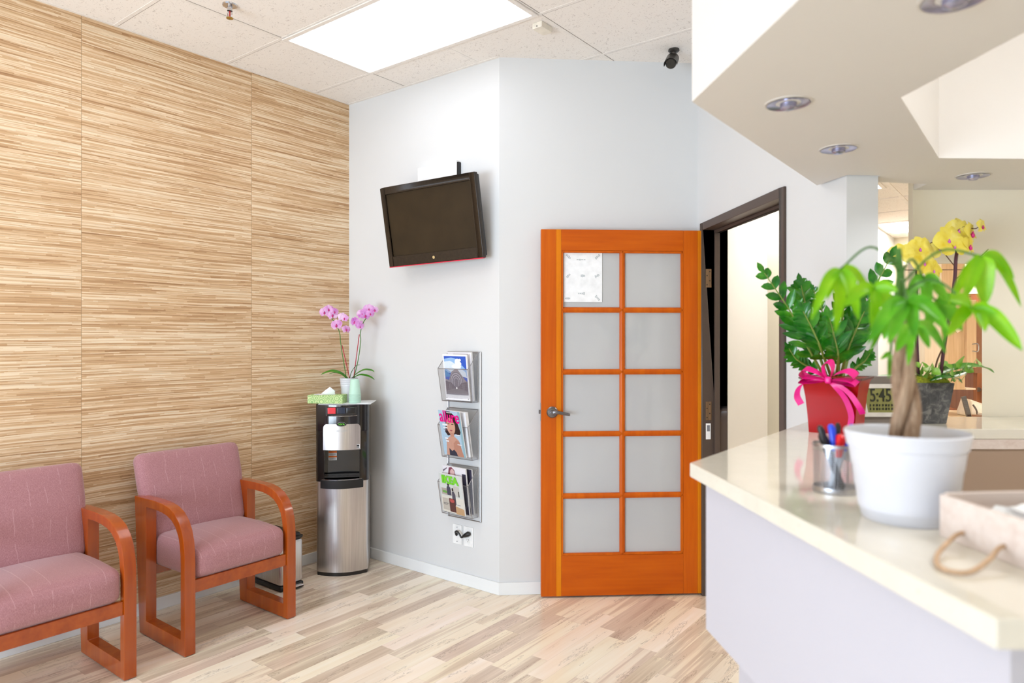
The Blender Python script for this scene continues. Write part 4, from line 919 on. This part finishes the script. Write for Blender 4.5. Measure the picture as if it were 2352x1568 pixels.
MB().tube(rp,.0034,n=8).rbox((.013,-.049,.019),(.008,.010,.010),.004,n=1).rbox((.013,-.127,.0225),(.008,.010,.010),.004,n=1).build('rope_handle','rope',ct_)
tis=thing('crumpled_tissue','crumpled white tissue lying inside the small wooden crate','tissue',ct_.location+Vector((0,0,.0065)),TH+ca+PI/2)
q=MB()
def crump(qq,p): 
    f=1+.16*math.sin(p[0]*7+p[1]*9)+.14*math.sin(p[1]*13+p[2]*8)+.1*math.sin(p[0]*17-p[2]*5); return Vector((qq.x*f,qq.y*f,qq.z*f))
q.rbox((.105,-.150,.028),(.14,.17,.050),.02,fn=crump,n=9); q.build('tissue','paper_white',tis,ang=20)

# ZZ plant in red square pot
zp=thing('zz_plant','dark green glossy-leaved plant in a red square pot with a pink ribbon bow','potted plant',(-.5555,2.5075,CT),0)
def sq(h,z,rr=.004): return [(-h,-h,z),(h,-h,z),(h,h,z),(-h,h,z)]
MB().loft([sq(.070,0),sq(.0735,.06),sq(.079,.12),sq(.086,.165),sq(.094,.182)],cap=False).loft([sq(.090,.182),sq(.082,.165)],cap=True).build('pot','pot_red',zp,ang=20)
MB().loft([sq(.0955,.178),sq(.0965,.184)],cap=False).loft([sq(.0965,.184),sq(.088,.184)],cap=False).loft([sq(.088,.184),sq(.086,.176)],cap=False).build('pot_rim','pot_red_rim',zp,ang=20)
def zl(x,y,d=2.34): 
    w_=W((x-1176)/1590*d,d,HC-(y-776)/1590*d); return w_-Vector((-.5555,2.5075,CT))
stems=[([(1895,868),(1852,790),(1818,720),(1756,627)],2.36,1),([(1900,868),(1870,780),(1850,700),(1840,655)],2.42,1),([(1915,868),(1905,790),(1890,720),(1868,665)],2.38,.55),([(1925,868),(1930,780),(1938,700),(1945,640)],2.46,1),
       ([(1935,868),(1960,780),(1990,700),(2045,592)],2.42,1.1),([(1910,868),(1885,800),(1868,760),(1845,715)],2.30,1),([(1930,868),(1945,810),(1965,760),(1985,715)],2.34,1),([(1905,868),(1862,845),(1830,825),(1812,800)],2.40,.6),([(1920,868),(1925,820),(1915,770),(1905,730)],2.30,1),([(1945,868),(1965,845),(1985,830),(1998,812)],2.42,.5)]
for si,(pp,d,sc) in enumerate(stems):
    pts=bez([zl(x,y,d+(.0 if i else -.0)) if i else zl(x,y,2.395) for i,(x,y) in enumerate(pp)],8); n=len(pts)
    st_=MB().tube(pts,[.0055-.004*i/(n-1) for i in range(n)],n=8).build('stem','stem_zz',zp)
    lb=MB(); right=Vector((C_,S_,0)); fwd=Vector((-S_,C_,0))
    for i in range(5,n-1,2):
        p=pts[i]; t=(pts[i+1]-pts[i-1]).normalized(); tt=i/(n-1); L_=.057*sc*(.85+.5*math.sin(PI*tt))*(1 if tt<.85 else .8)
        sd=right-t*right.dot(t); sd.normalize(); fv=t.cross(sd)
        for sg in (-1,1):
            dr=(sd*sg*.72+t*.75+fv*random.uniform(-.45,.45)).normalized(); e=p+dr*L_
            lp=[p,p*.75+e*.25+t*.003,p*.5+e*.5+t*.004,p*.25+e*.75+t*.002,p*.08+e*.92,e]; w_=.0142*sc
            lb.blade(lp,[w_*q_ for q_ in (.15,.85,1.0,.72,.28,.01)],t.cross(dr)*.25+ (t-dr*t.dot(dr)),fold=.25)
    p=pts[-1]; t=(pts[-1]-pts[-3]).normalized(); e=p+t*.045*sc; lb.blade([p,p*.6+e*.4,p*.3+e*.7,e],[.002,.011*sc,.009*sc,.0005],right,fold=.25)
    lb.build('leaf','leaf_zz',st_,ang=80)
# ribbon bow (on front face, right of centre)
bw=MB(); c0=Vector((.0,-.104,.178))
def loop(pts,w):
    pts=bez([c0+Vector(p) for p in pts],5); n=len(pts); bw.ribbon(pts,[.004+1.45*w*math.sin(PI*i/(n-1)) for i in range(n)],(.25,1,.45))
loop([(0,0,0),(-.030,-.016,.024),(-.068,-.012,.036),(-.084,-.002,.020),(-.060,.006,.004),(-.024,.0,-.002),(0,0,0)],.011)
loop([(0,0,0),(-.036,-.014,.006),(-.070,-.010,.008),(-.086,-.002,-.006),(-.058,.006,-.008),(-.02,.0,-.004),(0,0,0)],.010)
loop([(0,0,0),(.026,-.016,.022),(.060,-.012,.032),(.082,-.002,.014),(.058,.006,.0),(.024,.0,-.002),(0,0,0)],.012)
loop([(0,0,0),(.034,-.014,.004),(.066,-.010,.002),(.086,-.002,-.010),(.058,.006,-.010),(.02,.0,-.004),(0,0,0)],.010)
loop([(0,0,0),(-.012,-.012,.026),(-.014,-.004,.052),(.002,.008,.060),(.012,.004,.040),(.008,.0,.014),(0,0,0)],.009)
bw.build('bow','ribbon_pink',zp,ang=80)
tl=MB()
tl.ribbon(bez([c0,c0+Vector((-.04,-.006,.002)),c0+Vector((-.085,-.004,-.020)),c0+Vector((-.10,.005,-.055)),c0+Vector((-.088,.010,-.085))],6),[.011]*25,(1,.1,.55))
tl.ribbon(bez([c0,c0+Vector((.02,-.004,-.02)),c0+Vector((.048,.006,-.060)),c0+Vector((.064,.012,-.110)),c0+Vector((.060,.014,-.15))],6),[.009]*25,(1,0,.15))
tl.ribbon(bez([c0,c0+Vector((.03,-.004,-.015)),c0+Vector((.065,.0,-.045)),c0+Vector((.090,.004,-.085)),c0+Vector((.098,.012,-.105))],6),[.009]*25,(1,0,.25))
tl.build('ribbon_tail','ribbon_pink',zp,ang=80)
MB().rbox(c0+Vector((0,-.008,0)),(.020,.016,.022),.006,n=1).build('knot','ribbon_pink',zp)

# clock
ck=thing('digital_clock','grey desktop digital clock with white bezel showing 5:45','clock',W(1.318,2.47,CT),TH+R(1))
def tr_(w0,w1,z0,z1,y0,y1): return [(-w0,y0,z0),(w0,y0,z0),(w1,y1,z1),(-w1,y1,z1)]
MB().loft([tr_(.070,.078,0,.178,0,.012),tr_(.070,.074,0,.178,.05,.040)]).build('body','clock_body',ck,bevel=.005)
bzl=MB(); a0=tr_(.062,.079,.034,.150,-.002,.004); a1=tr_(.050,.064,.048,.136,-.004,.002)
bo=tr_(.062,.079,.034,.150,-.008,-.002); bi=tr_(.052,.067,.049,.135,-.009,-.003); bb_=tr_(.052,.067,.049,.135,-.003,.003)
bzl.loft([a0,bo],cap=False).loft([bo,bi],cap=False).loft([bi,bb_],cap=False); bzl.build('bezel','clock_bezel',ck,smooth=False)
MB().loft([tr_(.053,.068,.048,.136,-.004,.002),tr_(.053,.068,.048,.136,-.0055,.0005)]).build('lcd_screen','lcd',ck,smooth=False)
text('time_digits','5:45',.066,'lcd_ink',ck,Tm(-.004,-.0035,.108)@Rm(R(86),'X'),sx=.70,bold=.0004)
q=MB()
for r_,z in ((0,.062),(1,.075)):
    for i in range(9): x=-.044+i*.011; q.box(x,x+.0065*(.6+.4*((i*7+r_*3)%3)/2),-.0068+.0008*r_,-.0062+.0008*r_,z-.004,z+.004)
q.build('small_digits','lcd_ink',ck,smooth=False)

# stone planter with yellow orchid and pothos
yo=(1.512,2.585)
yp=thing('yellow_orchid_planter','yellow orchid and variegated vine in a dark slate planter beside the clock','potted orchid',W(yo[0],yo[1],CT),TH)
def rc_(a_,b_,z): return [(-a_,-b_,z),(a_,-b_,z),(a_,b_,z),(-a_,b_,z)]
MB().loft([rc_(.080,.050,0),rc_(.103,.062,.150)],cap=True).build('planter','slate',yp,bevel=.003)
def mossfn(qq,p): return Vector((qq.x,qq.y,qq.z+ (.010*math.sin(p[0]*9+p[1]*4)+.006*math.sin(p[0]*23) if p[2]>0 else 0)))
MB().rbox((0,0,.150),(.196,.112,.03),.012,fn=mossfn,n=14).build('moss','moss',yp)
def yl(x,y,d=2.56): return Vector(((x-1176)/1590*d-yo[0], d-yo[1], HC-(y-776)/1590*d-CT))
for s_ in ([(2110,872),(2106,800),(2104,700),(2106,620),(2104,590)],[(2160,872),(2168,800),(2185,700),(2193,640),(2196,590),(2204,555)]):
    MB().tube(bez([yl(*p) for p in s_],6),.0062,n=8).build('flower_stem','stem_dark',yp)
for s_,r_ in (([(2145,872),(2152,830),(2170,790)],.003),([(2204,555),(2200,530),(2212,520)],.003),([(2104,590),(2100,570),(2092,572)],.002),([(2196,615),(2150,560),(2137,558)],.0018),([(2078,620),(2240,619)],.0014),([(2130,690),(2160,695),(2230,680)],.0014),([(2196,640),(2270,572)],.0014),([(2212,520),(2240,525),(2252,515)],.0018)):
    MB().tube(bez([yl(*p) for p in s_],5),r_,n=6).build('twig','twig',yp)
for x,y,sz,nx,ln in ((2068,586,.046,-.4,0),(2112,572,.050,.1,0),(2122,605,.050,.2,0),(2143,622,.044,.4,0),(2178,552,.056,.1,0),(2200,530,.050,.2,0),(2192,566,.046,-.1,0),(2158,572,.040,-.3,0),(2228,536,.046,.8,1),(2224,566,.040,.7,1),(2254,520,.030,.6,1)):
    c=yl(x,y,2.55+random.uniform(-.02,.02)); nn=Vector((nx,-1,.1)); fb=MB(); flower(fb,c,nn,sz,None,roll=random.uniform(-.4,.4)); f_=fb.build('flower','petal_yellow',yp,ang=80)
    lb=MB(); lip(lb,c,nn,sz*(.9 if ln else .5),None); lb.build('flower_lip','lip_magenta' if ln else 'lip_violet',f_)
def wlf(pts,w,m='leaf_orchid',side=(0,1,.2)):
    b=bez(pts,6); n=len(b); MB().blade(b,[w*max(.03,math.sin(PI*(i/(n-1))**.8))**.7 for i in range(n)],side,fold=.25).build('leaf',m,yp,ang=80)
wlf([yl(2128,872),yl(2180,850),yl(2230,842),yl(2262,845),yl(2283,856)],.034)
wlf([yl(2125,874,2.6),yl(2170,868,2.6),yl(2205,860,2.6),yl(2228,848,2.6)],.030,'leaf_zz')
wlf([yl(2135,874,2.52),yl(2165,868,2.5),yl(2195,868,2.5),yl(2210,880,2.5)],.020,'leaf_zz')
wlf([yl(2115,872),yl(2070,862),yl(2040,860),yl(2012,862)],.024)
random.seed(11)
vs_=[(2093,830),(2100,812),(2085,850),(2122,838),(2130,850),(2140,840),(2150,855),(2135,865),(2165,850),(2178,842),(2203,830),(2195,838),(2218,842),(2246,832),(2225,850),(2108,858),(2160,866),(2172,860),
     (2090,842),(2098,848),(2116,848),(2126,860),(2145,848),(2156,843),(2148,866),(2185,852),(2210,848),(2118,866),(2104,838),(2188,866),(2140,856),(2168,838)]
for i_,(x,y) in enumerate(vs_):
    d=2.55+random.uniform(-.04,.05); c=yl(x,y,d); a_=random.uniform(-2.8,-.3); L_=.044 if i_!=10 else .055; dr=Vector((math.cos(a_)*.8,-.4,math.sin(a_)*.5)); p0=c-dr*L_*.5; p1_=c+dr*L_*.5
    MB().blade([p0,p0*.75+p1_*.25,p0*.45+p1_*.55,p0*.2+p1_*.8,p1_],[L_*.08,L_*.42,L_*.46,L_*.28,.0006],Vector((-dr.z,.5,dr.x)),fold=.3).tube([p0,Vector((p0.x*.9,0,.15))],.0010,n=5).build('vine_leaf','leaf_pothos',yp,ang=80)

# ------------------------------------------------------------------ back room
def bx(x,y,d): return ((x-1176)/1590*d, HC-(y-776)/1590*d)
cbt=thing('storage_cabinet','pale maple storage cabinet in the back room, seen through the wall gap','cabinet',W(0,5.0,0),TH)
l0,z1=bx(2124,600,5.0); l1,z0=bx(2163,895,5.0); l2,_=bx(2219,895,5.0); l3,_=bx(2241,895,5.0)
MB().box(l0,l1,0,.35,.02,z1).build('tall_side','maple_light',cbt,bevel=.004)
MB().box(l1,l2,.01,.35,z0,z1-.01).build('carcass','maple',cbt,bevel=.003)
MB().box(l2,l3,-.01,.35,z0+.16,z1-.28).build('door','maple',cbt,bevel=.003)
MB().box(l2,l3,.25,.35,z0,z0+.16).box(l2,l3,.0,.35,z0,z0+.012).build('open_shelf','maple_light',cbt,smooth=False)
hz_=HC-(790-776)/1590*5; MB().tube(bez([(l3-.03,-.01,hz_),(l3-.01,-.04,hz_),(l3-.01,-.04,hz_-.05),(l3-.03,-.01,hz_-.05)],5),.004,n=6).build('handle','chrome',cbt)
sb=thing('brown_cupboard','brown cupboard panel at the right of the maple cabinet, seen through the gap','cupboard',W(0,5.25,0),TH)
a_,zt_=bx(2238,722,5.25); b_,zb_=bx(2275,857,5.25); MB().box(a_,b_,0,.3,zb_,zt_).build('panel','brown_box',sb,bevel=.003)
a2,zt2=bx(2240,857,5.25); b2,zb2=bx(2249,902,5.25); MB().box(a2,b2,0.02,.3,.90,zt2).build('post','walnut_door',sb,bevel=.003)
dk=thing('back_desk','light wooden back room desk carrying the cream scanner','desk',W(0,4.6,0),TH)
MB().box(2.92,4.6,0,.75,.865,.90).build('worktop','desk_top',dk,bevel=.003); MB().box(2.94,4.58,.05,.73,0,.865).build('drawer_body','maple',dk,smooth=False)
scn=thing('scanner','cream curved card terminal with blue key on the back room desk','scanner',W(3.34,4.95,.90),TH)
MB().loft([[(-.10,-.06,0),(.18,-.06,0),(.18,.10,0),(-.10,.10,0)],[(-.10,-.055,.03),(.18,-.055,.04),(.18,.10,.04),(-.10,.10,.03)],[(-.08,-.03,.12),(.12,-.035,.05),(.12,.08,.06),(-.08,.08,.13)]]).build('housing','scanner_cream',scn,bevel=.012,segs=3)
MB().box(.03,.06,-.05,-.03,.075,.105).build('key','scanner_blue',scn,bevel=.003)
tb2=thing('tablet_stand','grey upright stand leaning beside the cream card terminal','stand',W(3.20,4.85,.90),TH)
MB().box(-.012,.020,-.005,.01,0,.15,mx=Rm(R(-10),'Y')@Rm(R(-8),'X')).build('back_plate','nickel',tb2,bevel=.003); MB().tube(bez([(.03,0,.09),(.055,0,.05),(.062,0,.004)],5),.006,n=6).build('support','nickel',tb2)
for lab,(x0,x1,z0_,z1_,m,yy) in {'brown paper tray under the card terminal':(3.20,3.62,.90,.925,'brown_box',4.72),'thin cream folder lying on the brown tray':(3.24,3.60,.925,.94,'scanner_cream',4.72)}.items():
    o=MB().box(x0,x1,0,.10,z0_,z1_).build('paper_tray' if 'tray under' in lab else 'folder',m,bevel=.002,loc=W(0,yy),rotz=TH); tag(o,lab,'tray' if 'tray under' in lab else 'folder')
wd=MB(); x0,z1=bx(2052,682,6.85); x1=bx(2100,682,6.85)[0]
door2=struct(MB().box(0,.75,-.03,0,0,1.87).build('door_2','walnut_door',bevel=.003,loc=(-1.19+.02,7.775,0)),'brown wooden door at the end of the back room')
MB().box(-.05,0,-.035,0,0,1.92).box(.75,.80,-.035,0,0,1.92).box(0,.75,-.035,0,1.87,1.92).build('door_frame','base_white',door2,smooth=False)
MB().cyl((.68,-.03,.98),(.68,-.08,.98),.02).build('door_knob','nickel',door2)
pp_=thing('pegboard','pale perforated board leaning on top of the open brown shelf','board',W(3.21,4.98,1.52),TH,rot=(0,0,TH))
pz=MB().box(-.02,.02,0,.008,-.02,.20,mx=Rm(R(-32),'Y')).build('board','maple_light',pp_,bevel=.002)
q=MB()
for i in range(5): q.cyl((0,-.001,.02+i*.035),(0,.0,.02+i*.035),.003,mx=Rm(R(-32),'Y'),n=8)
q.build('hole','black_matte',pz)

# ------------------------------------------------------------------ world, camera, view
w=bpy.data.worlds.new('world'); SC.world=w; w.use_nodes=True; w.node_tree.nodes['Background'].inputs[0].default_value=(.75,.85,1,1); w.node_tree.nodes['Background'].inputs[1].default_value=1.0
cm=bpy.data.cameras.new('camera'); co=bpy.data.objects.new('camera',cm); COL.objects.link(co)
cm.sensor_width=36; cm.lens=FPX/2352*36; cm.shift_y=-8/2352; co.location=(0,0,HC); co.rotation_euler=(PI/2,0,TH)
cm.dof.use_dof=True; cm.dof.focus_distance=4.0; cm.dof.aperture_fstop=2.5; cm.clip_start=.02
SC.camera=co
SC.view_settings.view_transform='Standard'; SC.view_settings.look='None'; SC.view_settings.gamma=1; SC.view_settings.use_curve_mapping=False
SC.view_settings.exposure=EXPO
